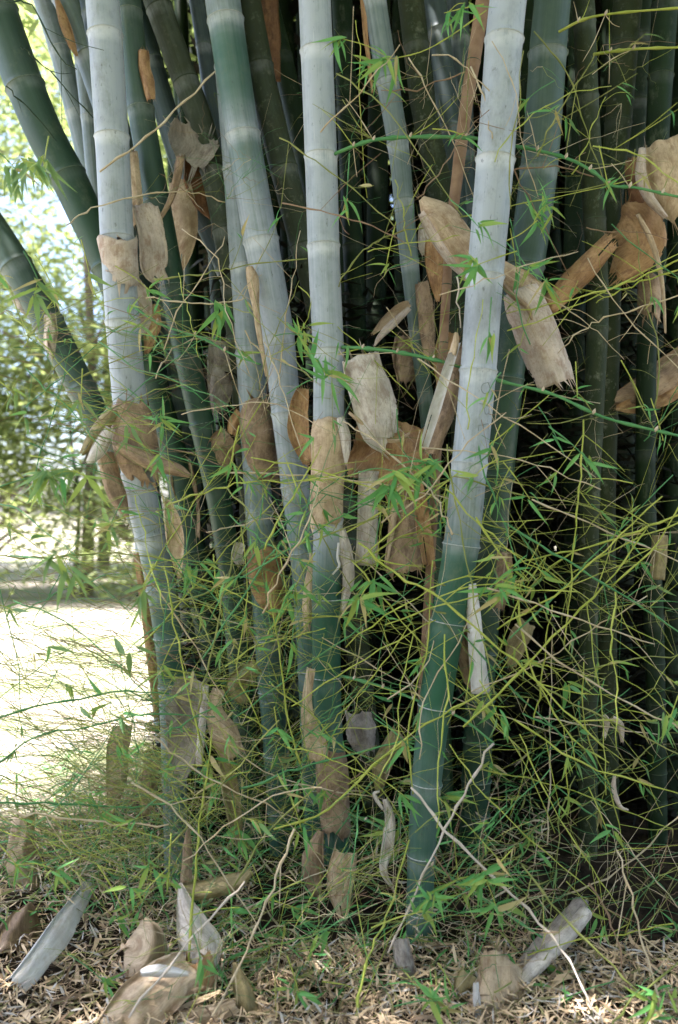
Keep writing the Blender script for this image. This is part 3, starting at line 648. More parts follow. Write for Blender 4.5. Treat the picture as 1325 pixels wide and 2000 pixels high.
sheath('dark brown pointed sheath left of the central culm foot', [(628, 1622, 12), (616, 1660, 38), (612, 1700, 46), (618, 1745, 24)], 2.86, 'brown', 110, crumple=.05)
sheath('tan boat-shaped sheath clasping the foot of central culm', [(676, 1662, 40), (668, 1695, 54), (664, 1740, 50), (672, 1800, 14)], 2.8, 'tan', 150, crumple=.05)
sheath('olive arrow-shaped sheath in the dark right of the central culm', [(782, 1428, 24), (762, 1462, 44), (744, 1500, 44), (738, 1545, 16)], 3.0, 'olive', 90, crumple=.05)
sheath('dim grey sheath behind the olive arrow-shaped one', [(700, 1390, 40), (706, 1430, 60), (714, 1470, 40)], 3.2, 'grey', 90, crumple=.08)
sheath('white tube-like sheath hanging with its end cut square below the leaf spray', [(920, 1140, 20), (926, 1200, 27), (932, 1270, 29), (940, 1354, 36)], 2.7, 'white', 190, crumple=.015, jag=.05)
sheath('brown sheath strip behind the white tube-like one', [(906, 1200, 20), (908, 1260, 30), (914, 1320, 24), (924, 1346, 10)], 2.78, 'brown', 100, crumple=.04)
sheath('dim brown sheath hanging in the dark right of palest culm', [(985, 1078, 28), (986, 1130, 34), (976, 1190, 22)], 3.1, 'brown', 90)
sheath('second dim olive sheath below it in the dark', [(1030, 1215, 30), (1010, 1255, 42), (1000, 1300, 20)], 3.2, 'olive', 90, crumple=.06)
sheath('upright narrow brown sheath among the lower tangle', [(368, 1615, 6), (366, 1660, 18), (364, 1722, 24)], 2.75, 'brown', 120, crumple=.04)
sheath('frilly bleached curls hanging near the foot of the palest culm', [(752, 1560, 10), (762, 1600, 20), (758, 1650, 24), (750, 1700, 16), (768, 1735, 6)], 2.75, 'pale', 170, crumple=.25)
sheath('small hooked bleached curl above the frilly ones', [(748, 1580, 6), (736, 1562, 8), (732, 1550, 7), (742, 1546, 4)], 2.74, 'pale', 150, crumple=.1)
sheath('pinkish curled sheath pieces low at right in the dark', [(1178, 1396, 10), (1186, 1410, 12), (1180, 1440, 8)], 3.0, 'pink', 160, crumple=.12)
sheath('thin pinkish drooping sheath right of the small curled pieces', [(1196, 1402, 10), (1212, 1416, 14), (1216, 1450, 6)], 3.0, 'pink', 160, crumple=.1)
sheath('crescent-shaped pale dry sheath in the dark lower right', [(1200, 1515, 6), (1200, 1545, 10), (1212, 1575, 8), (1228, 1582, 3)], 2.8, 'pink', 150, crumple=.03)
sheath('olive-brown weathered sheath at the edge of the lawn', [(240, 1412, 30), (230, 1470, 46), (226, 1530, 38), (214, 1590, 16)], 3.35, 'tan', 80, crumple=.06)
sheath('brown ragged sheath beside the foot of the thick blue-grey culm', [(298, 1486, 28), (292, 1530, 36), (286, 1590, 26)], 3.2, 'brown', 120, crumple=.08)

# --- fallen ones lying on the litter
GRP = 'sheaths fallen on the litter'
def fallen(label, spine, Y, mat, **kw):
    kw.setdefault('crs', .5); kw.setdefault('crumple', .05); kw['crumple'] *= 1.3
    return sheath(label, spine, Y, mat, name='fallen_sheath', group=GRP, cat='fallen sheath', **kw)
fallen('long white blade-like sheath lying on the leaf litter', [(172, 1726, 10, .55), (150, 1765, 32, .42), (105, 1830, 52, .24), (52, 1900, 58, .08), (14, 1942, 50, 0)], 2.5, 'white', curl=30, crumple=.02, crs=.1)
fallen('brown tent-shaped sheath behind the white blade', [(62, 1768, 16, .2), (54, 1798, 74, .1), (40, 1832, 110, .05), (30, 1872, 120, 0)], 2.72, 'brown', curl=80, crumple=.04, crs=.9)
fallen('dull tan sheath standing in the bright grass at left', [(46, 1592, 24), (44, 1640, 50), (42, 1690, 58), (60, 1748, 40)], 3.15, 'tan', curl=75, crumple=.07)
fallen('tan tent-shaped sheath left of the tall pointed one', [(282, 1795, 14, .08), (284, 1820, 66, .05), (280, 1856, 96, 0), (262, 1890, 56, -.02), (252, 1914, 16, -.03)], 2.56, 'tan', curl=70, crumple=.03, crs=.9)
fallen('tall pale pointed sheath standing on the litter', [(352, 1726, 8, .1), (362, 1768, 40, .06), (378, 1815, 84, .03), (390, 1852, 104, .02), (382, 1890, 90, 0)], 2.52, 'pale', curl=70, crumple=.03, crs=.8)
fallen('brown lower half of sheath under the tall pointed one', [(380, 1872, 70), (388, 1920, 76), (392, 1962, 50)], 2.46, 'orange', curl=80, crumple=.05)
fallen('big curled tan sheath lying in front with a bluish-white fold', [(374, 1896, 64, .08), (340, 1912, 96, .04), (285, 1955, 120, 0), (222, 2015, 92, -.05)], 2.36, 'tan', curl=110, crumple=.09, crs=.35)
fallen('small bluish-white folded lip on the big curled tan sheath', [(276, 1900, 14), (300, 1896, 22), (330, 1898, 20), (368, 1902, 8)], 2.32, 'white', curl=120, crumple=.05)
fallen('olive upright torn sheath at the front edge', [(458, 1880, 8), (468, 1915, 30), (482, 1960, 44), (490, 2010, 50)], 2.36, 'olive', curl=130, crumple=.06)
fallen('flat tan strip lying left of the olive torn sheath', [(462, 1962, 26), (420, 1980, 34), (370, 1990, 36), (330, 2000, 20)], 2.34, 'tan', curl=110, crumple=.05)
fallen('broad tan sheath with a split lying at lower right', [(985, 1880, 60, .1), (978, 1920, 96, .05), (972, 1970, 110, 0), (968, 2020, 100, -.03)], 2.4, 'tan', curl=80, crumple=.05)
fallen('white rolled left edge on the broad split sheath', [(930, 1920, 10), (932, 1960, 15), (938, 2010, 16)], 2.34, 'white', curl=190, crumple=.03)
fallen('small tan scrap left of the broad split sheath', [(915, 1900, 26), (905, 1930, 40), (915, 1965, 24)], 2.42, 'olive', curl=110, crumple=.1)
fallen('rolled white tube-like sheath lying diagonally at lower right', [(1148, 1778, 26, .2), (1110, 1825, 30, .12), (1062, 1872, 30, .05), (1012, 1926, 28, 0)], 2.46, 'pale', curl=230, crumple=.03, jag=.1)
fallen('grey half-open sheath alongside the rolled diagonal tube', [(1138, 1758, 16, .24), (1108, 1800, 36, .16), (1062, 1846, 34, .08), (1006, 1900, 22, .02)], 2.52, 'grey', curl=120, crumple=.05)
fallen('white rolled tube at the bottom edge below the central culm', [(818, 1926, 24, .08), (770, 1948, 30, .05), (700, 1980, 34, 0), (640, 2004, 34, -.04)], 2.42, 'white', curl=210, crumple=.03, jag=.1)
fallen('grey weathered sheath at the foot of the palest culm', [(782, 1836, 20, .05), (790, 1875, 40, .02), (806, 1925, 26, 0)], 2.52, 'grey', curl=120, crumple=.08)
fallen('dark lying sheath behind the upright narrow brown one', [(348, 1742, 30), (400, 1738, 36), (460, 1722, 34), (490, 1700, 14)], 2.72, 'olive', curl=130, crumple=.07)

# ------------------------------------------------------------------ leaves
leaf_me = {}
for key in LEAF:
    leaf_me[key] = []
    for v in range(4):
        V, F = [], []; nseg = 7; bend = (.1, .25, .45, .05)[v]
        for j in range(nseg+1):
            s = j/nseg; wv = .072*math.sin(math.pi*min(1, s*1.02)**.62)*(1-s*.25)+.0025
            zc = -bend*s*s; yb = .03*math.sin(s*3+v)
            V += [(s, yb-wv, zc+wv*.35), (s, yb, zc), (s, yb+wv, zc+wv*.35)]
        for j in range(nseg):
            a = j*3; F += [(a, a+1, a+4, a+3), (a+1, a+2, a+5, a+4)]
        me = bpy.data.meshes.new('leaf'); me.from_pydata(V, [], F); me.materials.append(LEAF[key])
        me.polygons.foreach_set('use_smooth', [True]*len(F)); leaf_me[key].append(me)
def add_leaf(parent, pos, d, size, key, name='leaf'):
    d = Vector(d).normalized()
    up = (Vector((random.gauss(0, .5), -1+random.gauss(0, .4), .5+random.gauss(0, .4)))).normalized()
    y = up.cross(d)
    if y.length < 1e-3: y = Vector((0, 1, 0)).cross(d)
    y.normalize(); z = d.cross(y)
    M = Matrix((d, y, z)).transposed()
    return inst(name, random.choice(leaf_me[key]), parent, pos, M.to_quaternion(), (size, size*random.uniform(.8, 1.25), size))
def twig_mesh(name, pts, r0, r1, mat, parent=None, node=.11, sides=5, origin=None):
    pts = [Vector(p) for p in pts]; rr = []; acc = 0; nxt = node*random.uniform(.3, 1)
    for i, p in enumerate(pts):
        if i: acc += (p-pts[i-1]).length
        s = i/(len(pts)-1); r = r0+(r1-r0)*s
        if acc >= nxt: r *= 1.55; nxt += node*random.uniform(.8, 1.2)
        rr.append(r)
    v, f = tube(pts, rr, sides)
    return mk(name, v, f, mat, parent, origin or pts[0])
def pxpath(pl, Y0, Y1=None, sub=4):
    Y1 = Y0 if Y1 is None else Y1; n_ = len(pl)-1
    return catmull([P(px, py, Y0+(Y1-Y0)*i/n_) for i, (px, py) in enumerate(pl)], sub)
def spray(label, px, py, Y, n_, ang, spread, size, stem=None, key='bright', mix=.25, group='leafy sprays', tufts=1, tr=0.0):
    """a leafy twig: stem polyline in photo pixels ending at px, py; leaves fan about ANG (degrees, 0 right, -90 down)."""
    if stem is None:
        a = R(ang+180+random.uniform(-30, 30)); l = random.uniform(50, 110)
        stem = [(px+l*math.cos(a), py-l*math.sin(a)), (px+l*.5*math.cos(a), py-l*.5*math.sin(a)-4), (px, py)]
    st = pxpath(stem, Y+random.uniform(-.06, .1), Y)
    o = twig_mesh('leafy_twig', st, .0022, .0012, TW['yellow-green' if random.random() < .6 else 'green'])
    tag(o, label, 'leafy twig', group)
    cen = [(px, py)]
    for t in range(tufts-1): cen.append((px+random.gauss(0, tr), py+random.gauss(0, tr*.7)))
    for t, (cx, cy) in enumerate(cen):
        p0 = P(cx, cy, Y+random.uniform(-.05, .05))
        if t:
            tgt = Vector(st[-2 if len(st) > 2 else -1])
            twig_mesh('side_twig', catmull([tgt, (tgt+p0)/2+Vector((0, 0, .01)), p0], 3), .0014, .001, TW['yellow-green'], o)
        for i in range(n_):
            a = R(ang+(i/(max(1, n_-1))-.5)*spread+random.gauss(0, 18))
            d = Vector((math.cos(a), random.gauss(0, .35), math.sin(a)))
            sz = size/FPX*Y*random.uniform(.5, 1.2)
            back = (Vector(st[-3])-Vector(st[-1])) if t == 0 else Vector((random.gauss(0, .02), 0, random.gauss(0, .01)))
            d = (d+Vector((0, 0, -.22))).normalized()
            add_leaf(o, p0+back*random.uniform(0, .9)+Vector((random.gauss(0, .006), 0, random.gauss(0, .006))), d, sz, 'dry' if random.random() < .06 else 'lime' if random.random() < mix else key)
    return o
SP = [
 ('large bright spray drooping in front of the slender teal culm', 745, 118, 2.62, 7, -150, 150, 66, [(950, 20), (880, 70), (820, 102), (745, 118)], 4, 42),
 ('bright green spray at the top beside the dead brown stem', 868, 25, 2.6, 6, -70, 160, 62, [(945, 8), (905, 16), (868, 25)], 2, 30),
 ('leaf spray in front of the straight central culm at mid height', 650, 730, 2.72, 7, 40, 230, 62, [(560, 770), (600, 745), (650, 730)], 3, 30),
 ('small spray of lime leaves between leaning and central culms', 590, 655, 2.8, 6, 10, 200, 52, None, 2, 26),
 ('wide fan of bright leaves drooping over the brown sheath mass', 790, 925, 2.55, 9, -80, 170, 78, [(680, 930), (735, 915), (790, 925)], 3, 40),
 ('bright leaves just left of the palest culm above the leaf fan', 838, 905, 2.58, 7, 0, 300, 62, None, 2, 22),
 ('spray of leaves low in front of the central culm', 720, 1140, 2.6, 7, -70, 190, 66, [(800, 1100), (760, 1120), (720, 1140)], 3, 36),
 ('bright cluster right of the palest culm above the white tube', 985, 1140, 2.5, 8, -60, 220, 62, [(860, 1165), (920, 1145), (985, 1140)], 3, 34),
 ('spray with an upright lime pair in front of the broad dark green culm', 1050, 430, 2.6, 7, 10, 220, 58, [(990, 470), (1020, 455), (1050, 430)], 3, 34),
 ('leafy tuft on the palest culm at its third ring', 925, 520, 2.5, 6, -130, 180, 58, [(1010, 490), (965, 505), (925, 520)], 2, 30),
 ('drooping tuft over the rolled tan sheath end', 1035, 530, 2.55, 6, -40, 160, 56, None, 1, 20),
 ('thin leaves at the joint of the upper long branch by the mossy culm', 1190, 372, 2.7, 6, -60, 240, 46, None, 1, 20),
 ('hanging trio of leaves between the slim culm and dark culm', 430, 600, 2.85, 5, -95, 90, 64, [(350, 575), (395, 580), (430, 600)], 2, 26),
 ('bright tuft in front of the foot of thick blue-grey culm', 388, 1105, 2.7, 6, -85, 120, 64, [(290, 1095), (340, 1095), (388, 1105)], 1, 20),
 ('blurred pale leaves over the lawn, nearest the blue-grey culm', 275, 1165, 2.2, 7, -90, 110, 70, None, 1, 20),
 ('blurred drooping leaves over the lawn, left of the pair', 160, 1130, 2.15, 6, -90, 120, 80, [(20, 1085), (90, 1095), (160, 1130)], 2, 36),
 ('green tuft below the lawn edge, pointing right', 255, 1745, 2.35, 5, -80, 160, 62, None, 1, 20),
 ('green tuft above the tan tent-shaped sheath', 290, 1700, 2.45, 5, -100, 150, 60, None, 1, 20),
 ('pair of leaves in the tangle right of the tan sheath tail', 470, 1638, 2.6, 4, -90, 70, 56, None, 1, 20),
 ('pair of bright leaves left of the central culm foot', 590, 1625, 2.6, 3, -95, 60, 58, None, 1, 20),
 ('large bright cluster right of the palest culm foot', 930, 1712, 2.35, 8, -70, 220, 66, [(1000, 1660), (970, 1690), (930, 1712)], 4, 40),
 ('leaves sticking up in front of the palest culm foot', 830, 1780, 2.35, 6, 20, 160, 62, None, 2, 30),
 ('bright tuft at the bottom below the palest culm', 855, 1955, 2.2, 8, -20, 330, 64, None, 2, 24),
 ('green leaves at the bottom right corner', 1290, 1975, 2.25, 7, 170, 160, 66, None, 2, 30),
 ('small star of leaves in the dark right of the broad dark culm', 1090, 860, 2.7, 4, -80, 130, 46, None, 1, 20),
 ('hanging three leaves in the dark low right of the broad dark culm', 1035, 975, 2.65, 4, -70, 120, 56, None, 1, 20),
 ('pair of leaves on the lower long branch near the mossy culm', 1128, 778, 2.66, 4, -60, 200, 40, None, 1, 20),
 ('leaf pair by the sideways brown sheath at right', 1262, 800, 2.7, 4, -70, 180, 44, None, 1, 20),
 ('leaf pair in the dark between the mossy culms', 1145, 935, 2.7, 3, 200, 160, 44, None, 1, 20),
 ('little dangling leaf at the far right branch joint', 1296, 860, 2.66, 3, -100, 60, 44, None, 1, 20),
 ('leaf spray over the big brown wrapped sheath', 255, 835, 2.75, 5, -60, 140, 60, None, 1, 20),
 ('bright leaves right of the big brown wrapped sheath', 318, 825, 2.75, 7, -30, 280, 50, None, 2, 22),
 ('blurred green spray left under the wrapped sheath spurs', 165, 930, 2.4, 8, -100, 170, 70, [(60, 890), (110, 900), (165, 930)], 3, 44),
 ('small leaves on the thick blue-grey culm under the pinkish sheath', 270, 640, 2.8, 5, -130, 180, 48, None, 1, 20),
 ('blurred spray at the left edge below the leaning culm', 30, 330, 2.3, 7, -90, 130, 76, [(-40, 290), (0, 300), (30, 330)], 3, 44),
 ('blurred hanging leaves before the leaning culm top', 85, 330, 2.35, 5, -85, 110, 66, None, 2, 36),
 ('leaves crossing the low leaning culm', 80, 560, 2.5, 6, -70, 160, 62, None, 2, 36),
 ('leaves in front of low sheath on the slim pale green culm', 575, 1150, 2.65, 5, -110, 130, 66, None, 1, 20),
 ('single lime leaves on the slim culm below its brown sheath', 500, 1070, 2.7, 3, -110, 50, 66, None, 1, 20, 'lime'),
 ('small leaves right of the slim culm sheath', 480, 945, 2.7, 5, 200, 200, 44, None, 1, 20),
 ('green tuft low on the palest culm above its first letters', 955, 660, 2.5, 4, -90, 60, 54, None, 1, 20),
 ('spray low left among the dense grassy tangle', 200, 1600, 2.6, 5, -70, 200, 56, None, 2, 50),
 ('tuft at the left edge over the fallen tan sheath', 40, 1700, 2.4, 6, -50, 180, 62, None, 2, 50),
 ('spray low in front of the weathered sheath', 330, 1500, 2.6, 4, 180, 140, 56, None, 1, 20),
 ('leaves at the tip of big curled tan sheath', 395, 1885, 2.2, 4, -50, 80, 70, None, 1, 20),
]
for s in SP:
    lab, px, py, Y, n_, ang, spr, size, stem, tf, tr = s[:11]
    spray(lab, px, py, Y, n_, ang, spr, size, stem, s[11] if len(s) > 11 else ('soft' if px < 300 and py < 1300 else 'bright'), tufts=tf, tr=tr)

# ------------------------------------------------------------------ branches grown from the central and palest culms
def branch(ck, pl, Y0, Y1, r, mat='green', leaves=(), side=(), cut=None):
    o = AX[ck]['obj']; pts = pxpath(pl, Y0, Y1, 5)
    b_ = twig_mesh('branch', pts, r, r*.6, TW[mat], o, node=.13, sides=7)
    for k in range(4, len(pts)-2, 5):
        p = Vector(pts[k]); v, f = [], []
        v, f = tube([p+Vector((0, 0, -.004)), p+Vector((.001, -.003, .002)), p+Vector((.003, -.007, .008)), p+Vector((.005, -.009, .014))], [.003, .0062, .0045, .001], 6)
        mk('bud', v, f, BUDM, b_, p)
        for q in range(random.choice((1, 2, 2, 3))):
            a = R(random.uniform(0, 360)); l = random.uniform(.06, .26)
            e = p+Vector((math.cos(a), random.uniform(-.4, .3), math.sin(a)))*l
            twig_mesh('side_twig', catmull([p, (p+e)/2+Vector((0, 0, random.uniform(-.02, .02))), e], 3), .0018, .0009, TW[random.choice(('yellow-green', 'olive', 'straw'))], b_)
    return b_
branch('C', [(648, 303), (700, 282), (740, 272), (820, 267), (930, 270), (1000, 284), (1060, 296), (1115, 312), (1160, 336), (1195, 362), (1240, 366), (1305, 380), (1345, 388)], 2.93, 2.62, .0068)
branch('C', [(668, 678), (720, 681), (790, 690), (860, 705), (930, 727), (980, 745), (1080, 770), (1180, 815), (1300, 845), (1345, 854)], 2.93, 2.55, .0068)
branch('C', [(664, 1320), (700, 1328), (760, 1346), (820, 1370), (900, 1402), (965, 1452)], 2.95, 2.62, .0062)
branch('C', [(682, 1590), (724, 1606), (790, 1648), (860, 1700), (960, 1765), (1060, 1832)], 2.93, 2.5, .0055)
branch('A', [(262, 600), (320, 636), (395, 660), (450, 690), (510, 712)], 3.05, 2.9, .005)
branch('F', [(1160, 106), (1200, 100), (1250, 95), (1345, 92)], 3.2, 3.0, .0065, 'yellow-green')
branch('E', [(1092, 62), (1140, 38), (1200, 26), (1345, 14)], 3.1, 2.9, .0055, 'yellow-green')

# ------------------------------------------------------------------ single sticks and twigs one can follow by eye
LEAFY = random.Random(5)
def twig(label, pl, Y0, Y1=None, r0=.004, r1=.0025, mat='olive', side=0, group='single twigs', name='twig', cat='twig'):
    r0 *= .68; r1 *= .62; pts = pxpath(pl, Y0, Y1); pts = [p+np.array((random.gauss(0, .0035), 0, random.gauss(0, .0035)))*(0 < i < len(pts)-1) for i, p in enumerate(pts)]; o = twig_mesh(name, pts, r0, r1, TW[mat]); tag(o, label, cat, group)
    for k in range(side):
        i = random.randrange(1, len(pts)-1); p = Vector(pts[i]); t = (Vector(pts[i+1])-Vector(pts[i-1])).normalized()
        sgn = random.choice((-1, 1)); up = Vector((-t.z, random.uniform(-.4, .4), t.x))*sgn
        l = random.uniform(.07, .28); d = (t*random.uniform(.3, 1.0)+up*random.uniform(.4, .9)).normalized()
        e = p+d*l
        twig_mesh('side_twig', catmull([p, (p+e)/2+Vector((0, 0, random.uniform(-.015, .02))), e], 3), r1*.8, .0007, TW[mat], o)
        if mat in ('yellow-green', 'green', 'olive') and LEAFY.random() < .5:
            for q in range(LEAFY.choice((1, 2, 2, 3, 4))):
                dl = (d*.6+Vector((LEAFY.gauss(0, .5), LEAFY.gauss(0, .4), LEAFY.gauss(-.35, .45)))).normalized()
                add_leaf(o, e-d*l*LEAFY.uniform(0, .25), dl, LEAFY.uniform(.035, .09), LEAFY.choice(('bright', 'bright', 'bright', 'lime', 'soft', 'dry')))
    return o
T = twig
T('long straw stick slanting up across the thick blue-grey culm', [(195, 335), (265, 285), (340, 218), (421, 139)], 2.85, 2.9, .0055, .0045, 'straw')
T('thin tan twig arching from the leaning culm over to the mossy one', [(130, 440), (165, 415), (240, 388), (330, 374), (390, 378), (440, 395)], 3.0, 3.1, .004, .003, 'straw')
T('bleached dead stick falling diagonally from the branch end', [(965, 1452), (915, 1535), (870, 1620), (815, 1740), (758, 1862)], 2.6, 2.45, .006, .004, 'white', name='dead_stick', cat='stick')
T('long bleached stick lying from the palest culm to the bottom edge', [(803, 1538), (868, 1618), (1000, 1745), (1095, 1850), (1140, 1930), (1180, 2010)], 2.5, 2.25, .0058, .004, 'white', name='dead_stick', cat='stick')
T('grey dead stick crossing from the pale flap to the palest culm', [(668, 822), (720, 855), (792, 912), (850, 970), (868, 1005), (884, 1044)], 2.75, 2.6, .004, .0045, 'straw', name='dead_stick', cat='stick')
T('thin pale rod hanging straight down before the golden sheath', [(893, 540), (897, 590), (900, 640)], 2.8, 2.8, .005, .0045, 'white')
T('yellowish stick slanting to the tan sheath fallen in front', [(575, 1620), (540, 1715), (505, 1800), (470, 1880), (415, 1985)], 2.5, 2.25, .0055, .004, 'straw', 2)
T('pale stick crossing the tall pointed fallen sheath', [(478, 1722), (410, 1795), (350, 1860), (252, 1988)], 2.45, 2.2, .005, .0045, 'white')
T('upright yellow-green stem rising beside the weathered sheath', [(362, 1960), (375, 1780), (388, 1640), (402, 1520), (415, 1420)], 2.45, 2.7, .006, .0035, 'yellow-green', 4)
T('straw stalk reaching in low from the left edge', [(-20, 1582), (70, 1590), (160, 1602), (240, 1612), (330, 1610)], 2.4, 2.5, .0048, .0035, 'straw', 1)
T('green stem rising from the bottom edge left of palest culm', [(690, 2010), (705, 1930), (725, 1850), (755, 1790), (800, 1640)], 2.3, 2.6, .0065, .0035, 'yellow-green', 3)
T('dark twig forking at the top left over the bright sky', [(10, 4), (62, 10), (108, 100), (150, 135)], 2.7, 2.8, .0042, .003, 'dark', 2)
T('dark twig slanting to the thin pale culm at upper left', [(40, 90), (62, 108), (110, 152), (182, 230)], 2.8, 3.3, .0035, .003, 'dark', 2)
T('dark twig slanting across the long leaning culm', [(12, 168), (50, 205), (110, 275)], 2.9, 3.2, .0038, .003, 'dark', 1)
T('pale yellow twig crossing from the right edge to mossy culm at mid height', [(1345, 500), (1240, 545), (1180, 570), (1090, 590), (990, 612)], 2.7, 2.75, .0045, .003, 'yellow-green', 5)
T('second pale twig parallel just under it at right edge', [(1345, 520), (1270, 545), (1200, 575), (1165, 592)], 2.75, 2.8, .004, .0028, 'yellow-green', 3)
T('long straight straw twig from the right edge past the mossy culm', [(1330, 575), (1240, 605), (1180, 620), (1135, 645), (1090, 690)], 2.72, 2.8, .004, .003, 'straw', 3)
T('tall vertical yellow twig in the dark right', [(1140, 820), (1135, 930), (1124, 1030), (1116, 1130), (1102, 1260)], 2.7, 2.65, .0042, .003, 'yellow-green', 5)
T('yellow-green twig sweeping up to the right edge in the dark', [(1345, 1000), (1270, 1028), (1180, 1060), (1070, 1085), (990, 1110)], 2.68, 2.72, .0052, .0035, 'yellow-green', 5)
T('long green twig sloping down right past the dark culms', [(985, 1020), (1080, 1080), (1180, 1140), (1260, 1190), (1345, 1250)], 2.66, 2.6, .0052, .004, 'green', 4)
T('bright yellow twig rising right from the white tube sheath', [(905, 1420), (1000, 1330), (1110, 1215), (1200, 1120), (1265, 1030)], 2.55, 2.7, .0052, .0035, 'yellow-green', 6)
T('yellow twig sloping down from the palest culm into the dark', [(930, 1010), (1000, 1130), (1035, 1290), (1100, 1420), (1190, 1490)], 2.66, 2.6, .005, .0032, 'yellow-green', 6)
T('knotted yellow twig sloping under the cut tube sheath', [(700, 1060), (770, 1120), (870, 1175), (980, 1270), (1080, 1360), (1180, 1460)], 2.62, 2.52, .0055, .0038, 'yellow-green', 5)
T('olive twig rising from the central foot toward the palest culm', [(535, 1620), (640, 1580), (760, 1470), (860, 1400), (960, 1340)], 2.62, 2.6, .005, .0032, 'yellow-green', 5)
T('green twig level across the lower central culm', [(470, 1540), (560, 1510), (660, 1480), (770, 1450), (820, 1438)], 2.7, 2.66, .0052, .004, 'green', 3)
T('yellow twig steep in front of the slim pale green culm', [(590, 1500), (560, 1390), (545, 1260), (520, 1120)], 2.75, 2.75, .0045, .003, 'yellow-green', 5)
T('long olive twig rising right across both left pale culms', [(330, 1180), (420, 1150), (520, 1090), (620, 1050), (740, 1010)], 2.8, 2.7, .0048, .0032, 'olive', 5)
T('yellowish twig level across the slim culm under its sheath', [(330, 985), (420, 955), (500, 940), (580, 938), (690, 915)], 2.8, 2.7, .0042, .003, 'yellow-green', 4)
T('straw twig level across both left culms at the collar height', [(285, 582), (345, 588), (410, 592), (455, 588), (480, 582)], 2.9, 2.9, .0042, .003, 'straw', 3)
T('olive twig rising past the cream leaf-shaped sheath to the pale culm', [(300, 545), (370, 540), (430, 528), (480, 520), (600, 505)], 2.95, 2.85, .0042, .003, 'olive', 4)
T('brown arching twig between the central culm and the slender teal culm', [(662, 560), (700, 500), (740, 470), (790, 452), (880, 440)], 2.9, 2.95, .0042, .003, 'olive', 5)
T('grey-white thorny twig reaching left from the dead brown stem', [(912, 140), (865, 158), (800, 178), (745, 176)], 2.95, 3.0, .0042, .0025, 'brown', 3)
T('pale forked root-like twig down the palest culm beside the stem', [(920, 130), (940, 175), (955, 230), (962, 270)], 2.72, 2.66, .0048, .0028, 'straw', 1)
T('brown stick level behind the palest culm at its second ring', [(1000, 332), (1060, 325), (1110, 330), (1160, 345)], 3.05, 3.05, .0048, .003, 'brown', 2)
T('green stem slanting down at left across lawn and trees', [(-20, 1405), (100, 1372), (220, 1352), (330, 1355)], 2.5, 2.7, .005, .0035, 'green', 4)
T('green stem rising right over the lawn below it', [(-20, 1500), (70, 1440), (170, 1420), (300, 1395), (420, 1400)], 2.45, 2.7, .0046, .003, 'green', 4)
T('dark level stem low over the lawn at the left edge', [(-20, 1568), (120, 1570), (260, 1578), (380, 1560)], 2.5, 2.7, .0046, .0035, 'green', 4)
T('long green twig level at the height of the lawn top', [(-20, 1085), (100, 1088), (230, 1080), (360, 1095), (480, 1105)], 2.5, 2.8, .0038, .0028, 'olive', 5)
T('tall pale grass-like stalk in the dark lower right corner', [(1205, 1660), (1235, 1750), (1258, 1850), (1290, 1960)], 2.5, 2.3, .0042, .004, 'straw', 2)
T('brown dry stem drooping at the lower right', [(1150, 1725), (1190, 1790), (1208, 1850), (1232, 1935)], 2.5, 2.4, .005, .003, 'brown', 1)
T('olive stalk sloping down to the right bottom edge', [(1020, 1690), (1100, 1790), (1200, 1890), (1260, 1950)], 2.4, 2.3, .0045, .0035, 'olive', 2)
T('straw stalk rising to the right edge at the bottom', [(1195, 2010), (1240, 1950), (1345, 1860)], 2.2, 2.3, .0045, .0035, 'olive', 1)

